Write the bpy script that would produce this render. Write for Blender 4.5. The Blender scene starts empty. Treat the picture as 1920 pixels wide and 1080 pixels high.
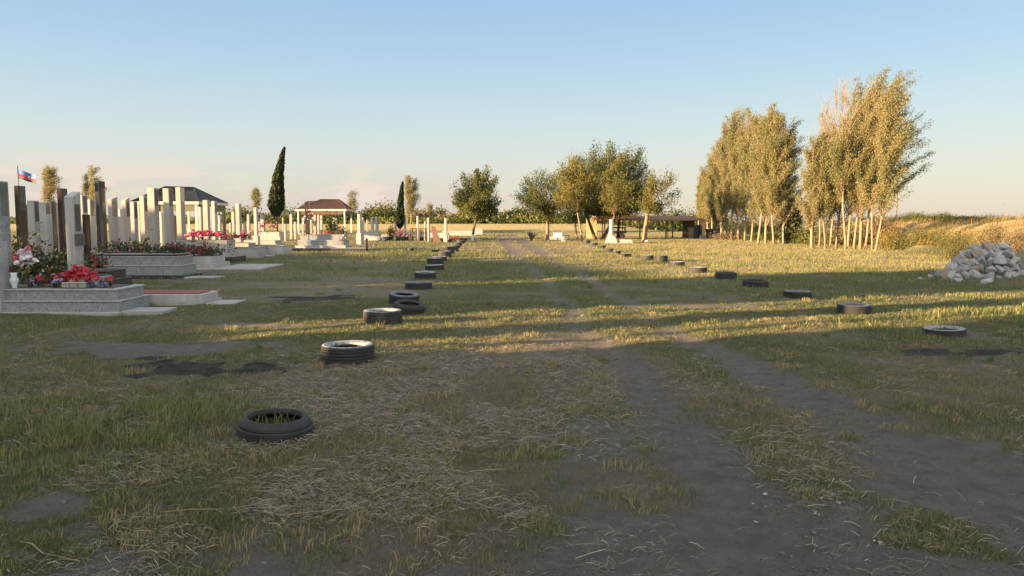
import bpy, bmesh, math, random
import numpy as np
from mathutils import Vector, Matrix

R = math.radians
S = bpy.context.scene
COL = S.collection
rng = np.random.default_rng(7)
random.seed(7)

# ------------------------------------------------------------------ camera
F = 1450.0            # focal length in photo pixels (1920 wide)
HOR = 412.0           # horizon row
CZ = 1.65
PITCH = math.atan((540 - HOR) / F)
cam = bpy.data.cameras.new("Camera"); co = bpy.data.objects.new("Camera", cam); COL.objects.link(co)
cam.sensor_width = 36; cam.lens = 36 * F / 1920; cam.clip_end = 9000; cam.clip_start = 0.05
co.location = (0, 0, CZ); co.rotation_euler = (math.pi / 2 - PITCH, 0, 0)
S.camera = co

def ray(px, py):
    a, b = (px - 960) / F, (540 - py) / F
    c, s = math.cos(PITCH), math.sin(PITCH)
    return Vector((a, c + b * s, -s + b * c))
def G(px, py, z=0.0):                       # point on the ground below a pixel of the photo
    d = ray(px, py); t = (z - CZ) / d.z
    return Vector((d.x * t, d.y * t, z))
def W(px, py, Y):                           # point at depth Y
    d = ray(px, py); t = Y / d.y
    return Vector((d.x * t, Y, CZ + d.z * t))
def XA(px, Y): return W(px, HOR, Y).x
def ZA(py, Y): return W(960, py, Y).z

# ------------------------------------------------------------------ noise
def _h(ix, iy, seed):
    n = (ix.astype(np.int64) * 374761393 + iy.astype(np.int64) * 668265263 + seed * 974634221) & 0x7fffffff
    n = (n ^ (n >> 13)) * 1274126177 & 0x7fffffff
    return ((n ^ (n >> 16)) & 0xffff) / 65535.0
def vn(x, y, seed=0):
    x = np.asarray(x, float); y = np.asarray(y, float)
    ix, iy = np.floor(x), np.floor(y); fx, fy = x - ix, y - iy
    fx = fx * fx * (3 - 2 * fx); fy = fy * fy * (3 - 2 * fy)
    a, b = _h(ix, iy, seed), _h(ix + 1, iy, seed); c, d = _h(ix, iy + 1, seed), _h(ix + 1, iy + 1, seed)
    return (a + (b - a) * fx) * (1 - fy) + (c + (d - c) * fx) * fy
def fbm(x, y, seed=0, o=4):
    s = 0; a = .5; t = 0
    for i in range(o):
        s = s + a * vn(x * 2 ** i + 17 * i, y * 2 ** i - 9 * i, seed + i); t += a; a *= .5
    return s / t
def sm(a, b, x):
    t = np.clip((x - a) / (b - a), 0, 1); return t * t * (3 - 2 * t)

# ------------------------------------------------------------------ ground fields
def ruts(x, y):
    sh = np.maximum(0, y - 9) * .034
    wob = (vn(y * .35, y * 0 + 3.3, 5) - .5) * .35
    xl = 1.2 - sh + wob; xr = 2.5 + np.maximum(0, 8.6 - y) * .1 - sh + wob
    w = .28 + .11 * sm(9, 4, y) + .25 * sm(30, 45, y)
    k = 1 - .5 * sm(9.5, 12.5, y) * (1 - .75 * sm(33, 40, y))
    a = np.exp(-((x - xl) / w) ** 2); b = np.exp(-((x - xr) / (w * 1.15)) ** 2)
    c = np.exp(-((x - (.55 + (y - 5) * .12)) / .33) ** 2) * sm(7.5, 5.5, y)
    return np.maximum(np.maximum(a, b) * k, c * .9) * sm(95, 75, y)
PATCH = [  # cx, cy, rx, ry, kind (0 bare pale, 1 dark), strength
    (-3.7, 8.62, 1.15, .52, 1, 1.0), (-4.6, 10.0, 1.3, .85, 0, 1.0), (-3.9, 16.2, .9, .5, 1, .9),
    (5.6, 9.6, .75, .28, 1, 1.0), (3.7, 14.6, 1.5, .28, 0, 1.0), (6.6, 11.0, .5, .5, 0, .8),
    (-3.6, 12.2, 1.3, .25, 0, .7), (-9.6, 33., 1.6, .8, 1, .8), (.7, 10.3, .5, .9, 0, .6),  # the dark one puts a shadow near the graves into the soil colour
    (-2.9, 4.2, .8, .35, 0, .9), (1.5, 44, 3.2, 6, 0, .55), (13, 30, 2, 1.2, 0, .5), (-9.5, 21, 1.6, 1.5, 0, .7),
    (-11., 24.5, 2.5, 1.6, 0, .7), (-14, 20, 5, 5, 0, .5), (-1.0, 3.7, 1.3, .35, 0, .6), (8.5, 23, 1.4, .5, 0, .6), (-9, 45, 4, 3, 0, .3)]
def fields(x, y):
    x = np.asarray(x, float); y = np.asarray(y, float)
    n0 = fbm(x * .35, y * .35, 11); n1 = fbm(x * 1.1, y * 1.1, 21); n2 = fbm(x * 3.5, y * 3.5, 31, 3)
    bare = ruts(x, y) * (.25 + 1.15 * n1 + .9 * (n2 - .45)) * 1.2
    thr = np.where(x > 0, 5.15, 4.25) - .6 * np.exp(-((x + 1.0) / .8) ** 2)
    fg = sm(.5, -.5, y - thr + (n1 - .5) * 3.2 + (n2 - .5) * 1.6)
    isl = sm(.55, .68, fbm(x * 1.3 + 4, y * 1.3, 77)) * .9
    bare = np.maximum(bare, fg * (1 - isl))
    dark = np.zeros_like(x)
    for cx, cy, rx, ry, k, s in PATCH:
        d = ((x - cx) / rx) ** 2 + ((y - cy) / ry) ** 2 + (n1 - .5) * 3.4 + (n2 - .5) * 4.0
        m = sm(1.25, .35, d) * s
        bare = np.maximum(bare, m * .95)
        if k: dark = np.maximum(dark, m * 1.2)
    bare = np.clip(bare + (n2 - .58) * .8 * sm(4, 14, 20 - y) * .6, 0, 1)
    green = .42 + (n0 - .5) * 1.5 + (n1 - .5) * .7
    green += .42 * np.exp(-((x - .3) / 3.2) ** 2) * sm(11, 15, y) * sm(34, 26, y)
    green -= .2 * np.exp(-((x + .6) / 2.0) ** 2) * sm(11, 9, y)
    green += .75 * np.exp(-((x + 3.3) / 1.4) ** 2 - ((y - 6.1) / 1.1) ** 2)
    green += .3 * sm(4, 6, x) * sm(11, 15, y) * sm(25, 18, y)
    green -= .25 * sm(22, 30, y) * sm(-2, 3, x)
    green = np.clip(green, 0, 1)
    tall = np.exp(-((x + 3.4) / 1.25) ** 4 - ((y - 6.0) / 1.0) ** 4) * sm(.3, .55, n1 + .15)
    tall = np.maximum(tall, .75 * sm(5.0, 7.5, x) * sm(11.2, 12.3, y) * sm(18.5, 15.5, y) * sm(.35, .6, n1))
    tall = np.maximum(tall, .35 * sm(4.0, 5.5, x) * sm(5.0, 7, y) * sm(.4, .6, n1))
    tall = np.maximum(tall, .3 * sm(10.8, 11.5, y) * sm(13, 12.3, y) * sm(.5, .6, n1))
    return bare, green, dark, tall, n1, n2
def mound(x, y):
    x0 = 18.2 + (y - 27) * .19 + (vn(y * .3, x * 0 + 1.5, 8) - .5) * 2
    m = 1.4 * sm(0, 5.5, x - x0) * sm(14, 24, y) * sm(110, 80, y)
    m = m * (.8 + .5 * fbm(x * .3, y * .3, 41, 2))
    m = m + .72 * np.exp(-((x - 13.5) / .6) ** 2 - ((y - 22.0) / .5) ** 2)      # earth under the rubble heap
    m = m + 1.0 * np.exp(-((x - 15.4) / .9) ** 2 - ((y - 22.6) / 1.1) ** 2)      # pale earth heap beside it
    m = m + .5 * np.exp(-((x - 20.2) / .8) ** 2 - ((y - 38.0) / .7) ** 2)
    return m
def bank(x, y):
    return 1.05 * sm(92, 109, y) * sm(22, 12, x)
def H(x, y):
    x = np.asarray(x, float); y = np.asarray(y, float)
    far = sm(130, 60, np.abs(y))
    z = (fbm(x * .45, y * .45, 51, 3) - .5) * .10 * far * sm(2, 8, np.abs(y)) + (fbm(x * 2.2, y * 2.2, 61, 3) - .5) * .035 * far
    near = sm(16, 8, y)
    z = z + (fbm(x * 9, y * 9, 71, 3) - .5) * .036 * near
    z = z - ruts(x, y) * .03
    return z + mound(x, y) + bank(x, y)
def h1(x, y): return float(H(np.array([x]), np.array([y]))[0])

# ------------------------------------------------------------------ mesh helpers
def from_np(name, V, Fc, mat, parent=None, attrs=None, smooth=False, loc=None):
    me = bpy.data.meshes.new(name)
    V = np.ascontiguousarray(V, np.float32); Fc = np.ascontiguousarray(Fc, np.int32)
    n, k = Fc.shape
    me.vertices.add(len(V)); me.vertices.foreach_set("co", V.ravel())
    me.loops.add(n * k); me.loops.foreach_set("vertex_index", Fc.ravel())
    me.polygons.add(n); me.polygons.foreach_set("loop_start", np.arange(0, n * k, k, dtype=np.int32))
    if smooth: me.polygons.foreach_set("use_smooth", np.ones(n, bool))
    for an, av in (attrs or {}).items():
        av = np.asarray(av, np.float32)
        if av.ndim == 1:
            at = me.attributes.new(an, 'FLOAT', 'POINT'); at.data.foreach_set("value", av)
        else:
            at = me.attributes.new(an, 'FLOAT_COLOR', 'POINT'); at.data.foreach_set("color", av.ravel())
    me.update(calc_edges=True); me.materials.append(mat)
    o = bpy.data.objects.new(name, me); COL.objects.link(o)
    if parent: o.parent = parent
    if loc is not None: o.location = loc
    return o
def tag(o, label=None, cat=None, group=None, kind=None):
    if label: o["label"] = label
    if cat: o["category"] = cat
    if group: o["group"] = group
    if kind: o["kind"] = kind
    return o
def thing(name, loc, label, cat, group=None, rz=0.0, kind=None):
    o = bpy.data.objects.new(name, None); COL.objects.link(o)
    o.empty_display_size = .1; o.location = loc; o.rotation_euler = (0, 0, rz)
    return tag(o, label, cat, group, kind)
def copy_tree(o, parent=None):
    c = o.copy(); COL.objects.link(c); c.parent = parent
    for ch in list(o.children): copy_tree(ch, c)
    return c
class MB:
    def __init__(s): s.v = []; s.f = []; s.m = []
    def add(s, vs, fs, mi=0):
        b = len(s.v); s.v += [tuple(v) for v in vs]; s.f += [tuple(i + b for i in f) for f in fs]; s.m += [mi] * len(fs)
        return s
    def box(s, x0, x1, y0, y1, z0, z1, mi=0):
        return s.add([(x0, y0, z0), (x1, y0, z0), (x1, y1, z0), (x0, y1, z0), (x0, y0, z1), (x1, y0, z1), (x1, y1, z1), (x0, y1, z1)],
                     [(0, 3, 2, 1), (4, 5, 6, 7), (0, 1, 5, 4), (1, 2, 6, 5), (2, 3, 7, 6), (3, 0, 4, 7)], mi)
    def tube(s, pts, rad, n=6, cap=True, mi=0):
        pts = [Vector(p) for p in pts]; b = []
        for i, p in enumerate(pts):
            d = (pts[min(i + 1, len(pts) - 1)] - pts[max(i - 1, 0)])
            d = d.normalized() if d.length > 1e-9 else Vector((0, 0, 1))
            u = d.cross(Vector((.31, .95, .05))); u.normalize(); w = d.cross(u)
            r = rad[i] if hasattr(rad, '__len__') else rad
            b += [p + (u * math.cos(2 * math.pi * k / n) + w * math.sin(2 * math.pi * k / n)) * r for k in range(n)]
        fs = [(i * n + k, i * n + (k + 1) % n, (i + 1) * n + (k + 1) % n, (i + 1) * n + k) for i in range(len(pts) - 1) for k in range(n)]
        if cap: fs += [tuple(range(n - 1, -1, -1)), tuple(range((len(pts) - 1) * n, len(pts) * n))]
        return s.add(b, fs, mi)
    def lathe(s, prof, n=24, c=(0, 0), closed=False, mi=0):
        b = [(c[0] + r * math.cos(2 * math.pi * k / n), c[1] + r * math.sin(2 * math.pi * k / n), z) for r, z in prof for k in range(n)]
        m = len(prof); last = m if closed else m - 1
        fs = [(i * n + k, i * n + (k + 1) % n, ((i + 1) % m) * n + (k + 1) % n, ((i + 1) % m) * n + k) for i in range(last) for k in range(n)]
        if not closed: fs += [tuple(range(n - 1, -1, -1)), tuple(range((m - 1) * n, m * n))]
        return s.add(b, fs, mi)
    def build(s, name, mats, parent=None, bevel=0, smooth=False, loc=None, seg=1):
        me = bpy.data.meshes.new(name); me.from_pydata(s.v, [], s.f); me.update()
        if not isinstance(mats, (list, tuple)): mats = [mats]
        for m in mats: me.materials.append(m)
        me.polygons.foreach_set("material_index", s.m)
        bm = bmesh.new(); bm.from_mesh(me)
        bmesh.ops.recalc_face_normals(bm, faces=bm.faces)
        if bevel: bmesh.ops.bevel(bm, geom=list(bm.edges), offset=bevel, segments=seg, affect='EDGES', profile=.6)
        bm.to_mesh(me); bm.free()
        if smooth:
            for p in me.polygons: p.use_smooth = True
        o = bpy.data.objects.new(name, me); COL.objects.link(o)
        if parent: o.parent = parent
        if loc is not None: o.location = loc
        return o

# ------------------------------------------------------------------ materials
def nodes(name):
    m = bpy.data.materials.new(name); m.use_nodes = True; nt = m.node_tree
    b = nt.nodes["Principled BSDF"]; return m, nt, b, nt.nodes, nt.links
def mix(N, L, fac, a, b, typ='MIX'):
    n = N.new("ShaderNodeMix"); n.data_type = 'RGBA'; n.blend_type = typ
    for sock, v in ((n.inputs[0], fac), (n.inputs[6], a), (n.inputs[7], b)):
        if hasattr(v, 'is_output'): L.new(v, sock)
        elif isinstance(v, (int, float)): sock.default_value = v
        else: sock.default_value = (*v[:3], 1)
    return n.outputs[2]
def nz(N, L, scale, detail=4, rough=.6, vec=None, dist=0):
    n = N.new("ShaderNodeTexNoise"); n.inputs["Scale"].default_value = scale; n.inputs["Detail"].default_value = detail
    n.inputs["Roughness"].default_value = rough; n.inputs["Distortion"].default_value = dist
    if vec is not None: L.new(vec, n.inputs["Vector"])
    return n.outputs["Fac"]
def mr(N, L, v, a, b, c=0, d=1):
    n = N.new("ShaderNodeMapRange"); L.new(v, n.inputs[0])
    for i, q in enumerate((a, b, c, d)): n.inputs[i + 1].default_value = q
    return n.outputs[0]
def plain(name, c1, c2=None, rough=.7, scale=6, bump=.1, bscale=None, spec=.4, speck=None, streak=False, metal=0):
    m, nt, b, N, L = nodes(name)
    tc = N.new("ShaderNodeTexCoord"); v = tc.outputs["Object"]
    if streak:
        mp = N.new("ShaderNodeMapping"); mp.inputs["Scale"].default_value = (1, 1, .15); L.new(v, mp.inputs[0]); v = mp.outputs[0]
    c2 = c2 or tuple(x * .7 for x in c1)
    f = mr(N, L, nz(N, L, scale, 5, .65, v), .3, .7)
    col = mix(N, L, f, c1, c2)
    if speck:
        s = mr(N, L, nz(N, L, speck[0], 3, .8, tc.outputs["Object"]), speck[1], speck[1] + .08)
        col = mix(N, L, s, col, speck[2])
    L.new(col, b.inputs["Base Color"]); b.inputs["Roughness"].default_value = rough
    b.inputs["Specular IOR Level"].default_value = spec; b.inputs["Metallic"].default_value = metal
    if bump:
        bp = N.new("ShaderNodeBump"); bp.inputs["Strength"].default_value = bump; bp.inputs["Distance"].default_value = .02
        L.new(nz(N, L, bscale or scale * 5, 5, .7, tc.outputs["Object"]), bp.inputs["Height"]); L.new(bp.outputs[0], b.inputs["Normal"])
    return m
def leafmat(name, ca, cb, cc=None, trans=.35, rough=.6):
    m, nt, b, N, L = nodes(name)
    a = N.new("ShaderNodeAttribute"); a.attribute_name = "tint"
    r = N.new("ShaderNodeValToRGB"); e = r.color_ramp.elements
    e[0].color = (*ca, 1); e[1].color = (*cb, 1); e[0].position = .1; e[1].position = .75
    if cc: q = e.new(.97); q.color = (*cc, 1)
    L.new(a.outputs["Fac"], r.inputs[0]); L.new(r.outputs[0], b.inputs["Base Color"])
    b.inputs["Roughness"].default_value = rough; b.inputs["Specular IOR Level"].default_value = .25
    t = N.new("ShaderNodeBsdfTranslucent"); L.new(r.outputs[0], t.inputs[0])
    mx = N.new("ShaderNodeMixShader"); mx.inputs[0].default_value = trans
    L.new(b.outputs[0], mx.inputs[1]); L.new(t.outputs[0], mx.inputs[2]); L.new(mx.outputs[0], N["Material Output"].inputs[0])
    return m

M = {}
M['marble'] = plain('white_marble', (.45, .435, .415), (.27, .262, .25), .45, 5, .05, streak=True)
M['marble2'] = plain('cream_stone', (.39, .352, .315), (.24, .22, .2), .6, 4, .08, streak=True)
M['conc'] = plain('pale_concrete', (.38, .37, .35), (.26, .255, .245), .85, 3, .2, 40)
M['granite'] = plain('grey_granite', (.30, .31, .32), (.2, .21, .22), .4, 7, .04, 60, speck=(28, .52, (.13, .14, .15)))
M['granite2'] = plain('pale_granite', (.4, .4, .4), (.3, .3, .31), .45, 7, .04, 60, speck=(30, .54, (.2, .2, .21)))
M['dkgran'] = plain('dark_granite', (.035, .035, .04), (.06, .06, .065), .08, 9, 0, 60, spec=1.0)
M['brown'] = plain('brown_granite', (.05, .036, .032), (.032, .025, .023), .14, 6, 0, 60, spec=.5, speck=(40, .57, (.085, .062, .056)))
M['panel'] = plain('polished_panel', (.05, .055, .06), (.11, .115, .12), .18, 4, 0)
M['panelg'] = plain('grey_green_panel', (.13, .155, .15), (.09, .11, .105), .25, 4, 0)
M['whitepaint'] = plain('white_paint', (.62, .61, .58), (.5, .48, .45), .6, 8, .05)
M['rubber'] = plain('black_rubber', (.018, .018, .02), (.035, .033, .032), .62, 9, .15, 60, .35)
M['rubberdustsun'] = plain('dusty_sunlit_rubber', (.06, .055, .05), (.025, .024, .024), .75, 7, .15, 50, .3)  # lighter brown tone holds dust and also the sunlight on the tyres
M['rubberpale'] = plain('pale_rubber', (.34, .35, .365), (.17, .18, .195), .55, 12, .12, 50, .4, speck=(22, .55, (.04, .04, .042)))  # paler tone given to sidewall tops, as is the grey below
M['rubbergrey'] = plain('grey_rubber', (.17, .175, .19), (.07, .07, .078), .5, 12, .12, 50, .5)
M['bark'] = plain('grey_bark', (.13, .1, .075), (.06, .048, .038), .9, 9, .5, 30)
M['barkpale'] = plain('pale_poplar_bark', (.29, .22, .15), (.15, .115, .08), .85, 6, .3, 20, streak=True)
M['barktan'] = plain('tan_bark', (.25, .185, .125), (.14, .1, .07), .9, 6, .4, 20)
M['soil'] = plain('brown_soil', (.12, .095, .075), (.07, .058, .048), .95, 5, .4)
M['dkroof'] = plain('dark_green_roof_metal', (.03, .036, .034), (.045, .05, .046), .7, 1.5, 0, spec=.2)
M['brroof'] = plain('brown_roof_metal', (.10, .055, .045), (.075, .045, .038), .7, 1.5, 0, spec=.2)
M['fascia'] = plain('beige_fascia', (.6, .5, .4), (.5, .42, .34), .6, 2, 0)
M['valance'] = plain('olive_valance', (.16, .15, .085), (.1, .095, .06), .6, 2, 0)
M['valbr'] = plain('brown_valance', (.17, .09, .07), (.12, .065, .05), .6, 2, 0)
M['rust'] = plain('rusty_sheet', (.30, .17, .105), (.2, .115, .075), .8, 2, .2)
M['plaster'] = plain('ochre_plaster', (.55, .4, .2), (.45, .32, .17), .9, 2, .2)
M['iron'] = plain('dark_iron', (.03, .03, .03), (.05, .045, .04), .5, 8, .05)
M['black'] = plain('black_plastic', (.02, .022, .025), (.035, .036, .04), .5, 5, .1)
M['bluepaint'] = plain('pale_blue_paint', (.35, .47, .58), (.3, .4, .5), .5, 5, 0)
M['wood'] = plain('grey_wood', (.2, .14, .09), (.12, .085, .06), .85, 6, .3)
M['stone'] = plain('pale_rubble', (.4, .39, .385), (.29, .283, .28), .9, 4, .5, 14)
M['stone2'] = plain('grey_rubble', (.31, .307, .312), (.22, .217, .222), .9, 4, .5, 14)
M['stone3'] = plain('reddish_rubble', (.34, .25, .21), (.26, .2, .17), .9, 4, .5, 14)
M['straw'] = leafmat('straw', (.15, .128, .095), (.24, .207, .155), (.40, .35, .27), .15)
M['grass'] = leafmat('grass_blades', (.36, .275, .145), (.15, .175, .056), (.09, .135, .04), .4)
M['turf'] = leafmat('turf_blades', (.2, .158, .1), (.1, .115, .044), (.07, .1, .034), .3)
M['tallgrass'] = leafmat('tall_grass', (.38, .30, .15), (.155, .19, .055), (.09, .14, .036), .45)
M['drygrass'] = leafmat('dry_bank_grass', (.30, .20, .08), (.21, .16, .05), (.16, .15, .045), .35)
M['poplar'] = leafmat('poplar_leaves', (.255, .213, .112), (.215, .212, .09), (.12, .155, .065), .45)
M['tree'] = leafmat('broad_leaves', (.05, .062, .022), (.115, .13, .042), (.21, .18, .05), .42)
M['treey'] = leafmat('yellowing_leaves', (.085, .095, .03), (.15, .14, .04), (.25, .175, .045), .4)
M['cypress'] = leafmat('cypress_foliage', (.018, .028, .012), (.045, .06, .022), (.11, .105, .035), .15)
M['bush'] = leafmat('bush_leaves', (.05, .065, .022), (.11, .13, .036), (.15, .16, .05), .4)
M['bushy'] = leafmat('olive_bush_leaves', (.10, .095, .035), (.15, .14, .045), (.19, .155, .055), .35)
M['bushr'] = leafmat('reddish_brush', (.2, .145, .095), (.19, .155, .085), (.22, .2, .09), .35)
M['rosebush'] = leafmat('rose_leaves', (.035, .048, .026), (.08, .095, .048), (.17, .125, .07), .35)
M['agave'] = plain('agave_leaf', (.075, .085, .06), (.11, .11, .075), .6, 4, .1)
M['red'] = leafmat('red_petals', (.52, .03, .07), (.64, .06, .12), (.7, .17, .24), .3)
M['pink'] = leafmat('pink_petals', (.6, .1, .2), (.68, .22, .32), (.7, .42, .48), .3)
M['white'] = leafmat('white_petals', (.74, .72, .72), (.84, .82, .82), (.72, .35, .42), .25)
M['purple'] = leafmat('purple_petals', (.34, .27, .58), (.55, .48, .75), (.16, .09, .3), .3)
M['wine'] = leafmat('wine_petals', (.24, .04, .09), (.42, .06, .14), (.45, .14, .22), .3)
M['coral'] = leafmat('coral_petals', (.5, .09, .06), (.55, .14, .09), (.6, .25, .15), .25)
M['china'] = plain('white_china', (.62, .66, .68), (.5, .54, .56), .3, 6, 0)
M['fblue'] = plain('flag_blue', (.06, .16, .42), (.07, .19, .46), .8, 5, 0)
M['fred'] = plain('flag_red', (.42, .02, .04), (.5, .03, .06), .8, 5, 0)
M['fgreen'] = plain('flag_green', (.02, .07, .06), (.025, .08, .065), .8, 5, 0)
M['fwhite'] = plain('flag_white', (.8, .8, .8), (.7, .7, .7), .8, 5, 0)
M['metal'] = plain('grey_pole_metal', (.3, .3, .3), (.2, .2, .2), .4, 5, 0, metal=.5)

def ground_mat():
    m, nt, b, N, L = nodes('ground_soil_and_turf')
    tc = N.new("ShaderNodeTexCoord"); P = tc.outputs["Object"]
    a = N.new("ShaderNodeAttribute"); a.attribute_name = "fld"
    sp = N.new("ShaderNodeSeparateColor"); L.new(a.outputs["Color"], sp.inputs[0])
    bare, green, dark = sp.outputs[0], sp.outputs[1], sp.outputs[2]; gold = a.outputs["Alpha"]
    n_f = nz(N, L, 30, 6, .75, P); n_m = nz(N, L, 5, 5, .7, P); n_l = nz(N, L, .8, 4, .6, P)
    n_vf = nz(N, L, 110, 4, .75, P)
    def add(x, y, k):
        q = N.new("ShaderNodeMath"); q.operation = 'MULTIPLY_ADD'; L.new(y, q.inputs[0]); q.inputs[1].default_value = k; L.new(x, q.inputs[2]); return q.outputs[0]
    g2 = mr(N, L, add(add(green, n_f, .9), n_m, .5), .75, 1.35)
    dry = mix(N, L, mr(N, L, n_f, .3, .7), (.12, .104, .08), (.31, .268, .2))
    grn = mix(N, L, mr(N, L, n_vf, .3, .7), (.05, .064, .026), (.165, .172, .072))
    turf = mix(N, L, g2, dry, grn)
    soil = mix(N, L, mr(N, L, n_m, .3, .7), (.13, .11, .095), (.26, .23, .2))
    soil = mix(N, L, mr(N, L, n_vf, .35, .75), soil, (.15, .133, .118))
    soil = mix(N, L, mr(N, L, n_f, .62, .75, 0, .6), soil, (.29, .25, .205))
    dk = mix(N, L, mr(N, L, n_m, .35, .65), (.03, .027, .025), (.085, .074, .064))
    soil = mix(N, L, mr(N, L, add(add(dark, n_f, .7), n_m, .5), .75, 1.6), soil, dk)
    bm_ = mr(N, L, add(add(bare, n_f, .55), n_m, .35), .68, 1.08)
    col = mix(N, L, bm_, turf, soil)
    spk = mr(N, L, nz(N, L, 190, 3, .8, P), .32, .68, .55, 1.35)
    sc_ = N.new("ShaderNodeVectorMath"); sc_.operation = 'SCALE'; L.new(col, sc_.inputs[0]); L.new(spk, sc_.inputs[3]); col = sc_.outputs[0]
    gcol = mix(N, L, mr(N, L, n_l, .3, .7), (.43, .34, .17), (.34, .27, .13))
    col = mix(N, L, gold, col, gcol)
    L.new(col, b.inputs["Base Color"]); b.inputs["Roughness"].default_value = .95; b.inputs["Specular IOR Level"].default_value = .15
    bp = N.new("ShaderNodeBump"); bp.inputs["Strength"].default_value = 1.0; bp.inputs["Distance"].default_value = .045
    L.new(add(n_f, n_vf, .5), bp.inputs["Height"]); L.new(bp.outputs[0], b.inputs["Normal"])
    return m

# ------------------------------------------------------------------ ground
def grow(a, b, d0, g):
    r = [a]; d = d0
    while r[-1] < b: r.append(r[-1] + d); d *= g
    return r
xs = np.arange(-7.5, 8.5, .075)
xs = np.concatenate([-np.array(grow(7.5 + .1, 4000, .1, 1.055))[::-1], xs, np.array(grow(8.5, 4000, .1, 1.055))])
ys = np.concatenate([-np.array(grow(0, 300, 1, 1.3))[::-1], np.arange(1, 2.6, .4), np.arange(2.8, 13, .065), np.array(grow(13, 4000, .08, 1.018))])
gx, gy = np.meshgrid(xs, ys); X, Yy = gx.ravel(), gy.ravel()
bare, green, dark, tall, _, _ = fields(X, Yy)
gold = np.maximum(sm(.12, .5, bank(X, Yy)), 0)
mnd = mound(X, Yy); hp = np.exp(-((X - 13.5) / .9) ** 2 - ((Yy - 22.0) / .8) ** 2); gold = np.maximum(gold, .8 * sm(.1, .5, mnd)) * (1 - hp); bare = np.maximum(bare, sm(.2, .6, hp)); dark = np.maximum(dark, sm(.3, .7, hp)) 
gold = np.maximum(gold, .35 * sm(24, 34, Yy) * sm(2, 8, X) * sm(.4, .6, fbm(X * .4, Yy * .4, 91)))
bare = bare * (1 - gold)
nx, ny = len(xs), len(ys)
idx = np.arange(nx * ny).reshape(ny, nx)
Fq = np.stack([idx[:-1, :-1].ravel(), idx[:-1, 1:].ravel(), idx[1:, 1:].ravel(), idx[1:, :-1].ravel()], 1)
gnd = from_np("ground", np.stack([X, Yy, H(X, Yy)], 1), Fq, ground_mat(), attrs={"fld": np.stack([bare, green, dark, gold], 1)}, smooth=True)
tag(gnd, kind="structure")

# ------------------------------------------------------------------ grass
def blades(name, x, y, hgt, wid, tint, mat, lean=.45, seg2=True, zoff=0, wind=(.12, .03), parent=None, z0=None, kind="stuff"):
    n = len(x); z = (H(x, y) if z0 is None else z0) - .004 + zoff
    th = rng.uniform(0, 2 * np.pi, n); ln = rng.normal(0, lean, n); la = rng.uniform(0, 2 * np.pi, n)
    px, py = np.cos(th) * wid / 2, np.sin(th) * wid / 2
    lx, ly = np.cos(la) * ln * hgt + wind[0] * hgt, np.sin(la) * ln * hgt + wind[1] * hgt
    if seg2:
        V = np.empty((n, 5, 3)); 
        V[:, 0] = np.stack([x - px, y - py, z], 1); V[:, 1] = np.stack([x + px, y + py, z], 1)
        mx, my, mz = x + lx * .35, y + ly * .35, z + hgt * .6
        V[:, 2] = np.stack([mx + px * .8, my + py * .8, mz], 1); V[:, 3] = np.stack([mx - px * .8, my - py * .8, mz], 1)
        V[:, 4] = np.stack([x + lx, y + ly, z + hgt * np.maximum(.35, 1 - .3 * np.abs(ln))], 1)
        b = np.arange(n)[:, None] * 5
        Fc = np.concatenate([b + [0, 1, 2], b + [0, 2, 3], b + [3, 2, 4]])
        k = 5
    else:
        V = np.empty((n, 3, 3)); V[:, 0] = np.stack([x - px, y - py, z], 1); V[:, 1] = np.stack([x + px, y + py, z], 1)
        V[:, 2] = np.stack([x + lx, y + ly, z + hgt], 1); Fc = np.arange(n)[:, None] * 3 + np.array([[0, 1, 2]]); k = 3
    o = from_np(name, V.reshape(-1, 3), Fc, mat, parent, {"tint": np.repeat(np.clip(tint, 0, 1), k)})
    if kind: o["kind"] = kind
    return o
def sample(n, z0, z1, pad=1.5):
    y = np.exp(rng.uniform(math.log(z0), math.log(z1), n)); x = (rng.uniform(-1, 1, n)) * (.70 * y + pad); return x, y
TYRE_SPOTS = []
def keep_out(x, y):
    k = np.ones(len(x), bool)
    for tx, ty, r in TYRE_SPOTS:
        k &= (x - tx) ** 2 + (y - ty) ** 2 > (r * .98) ** 2
    return k
GRAVE_RECTS = []
def keep_graves(x, y):
    k = np.ones(len(x), bool)
    for a, b, c, d in GRAVE_RECTS: k &= ~((x > a) & (x < b) & (y > c) & (y < d))
    return k
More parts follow.
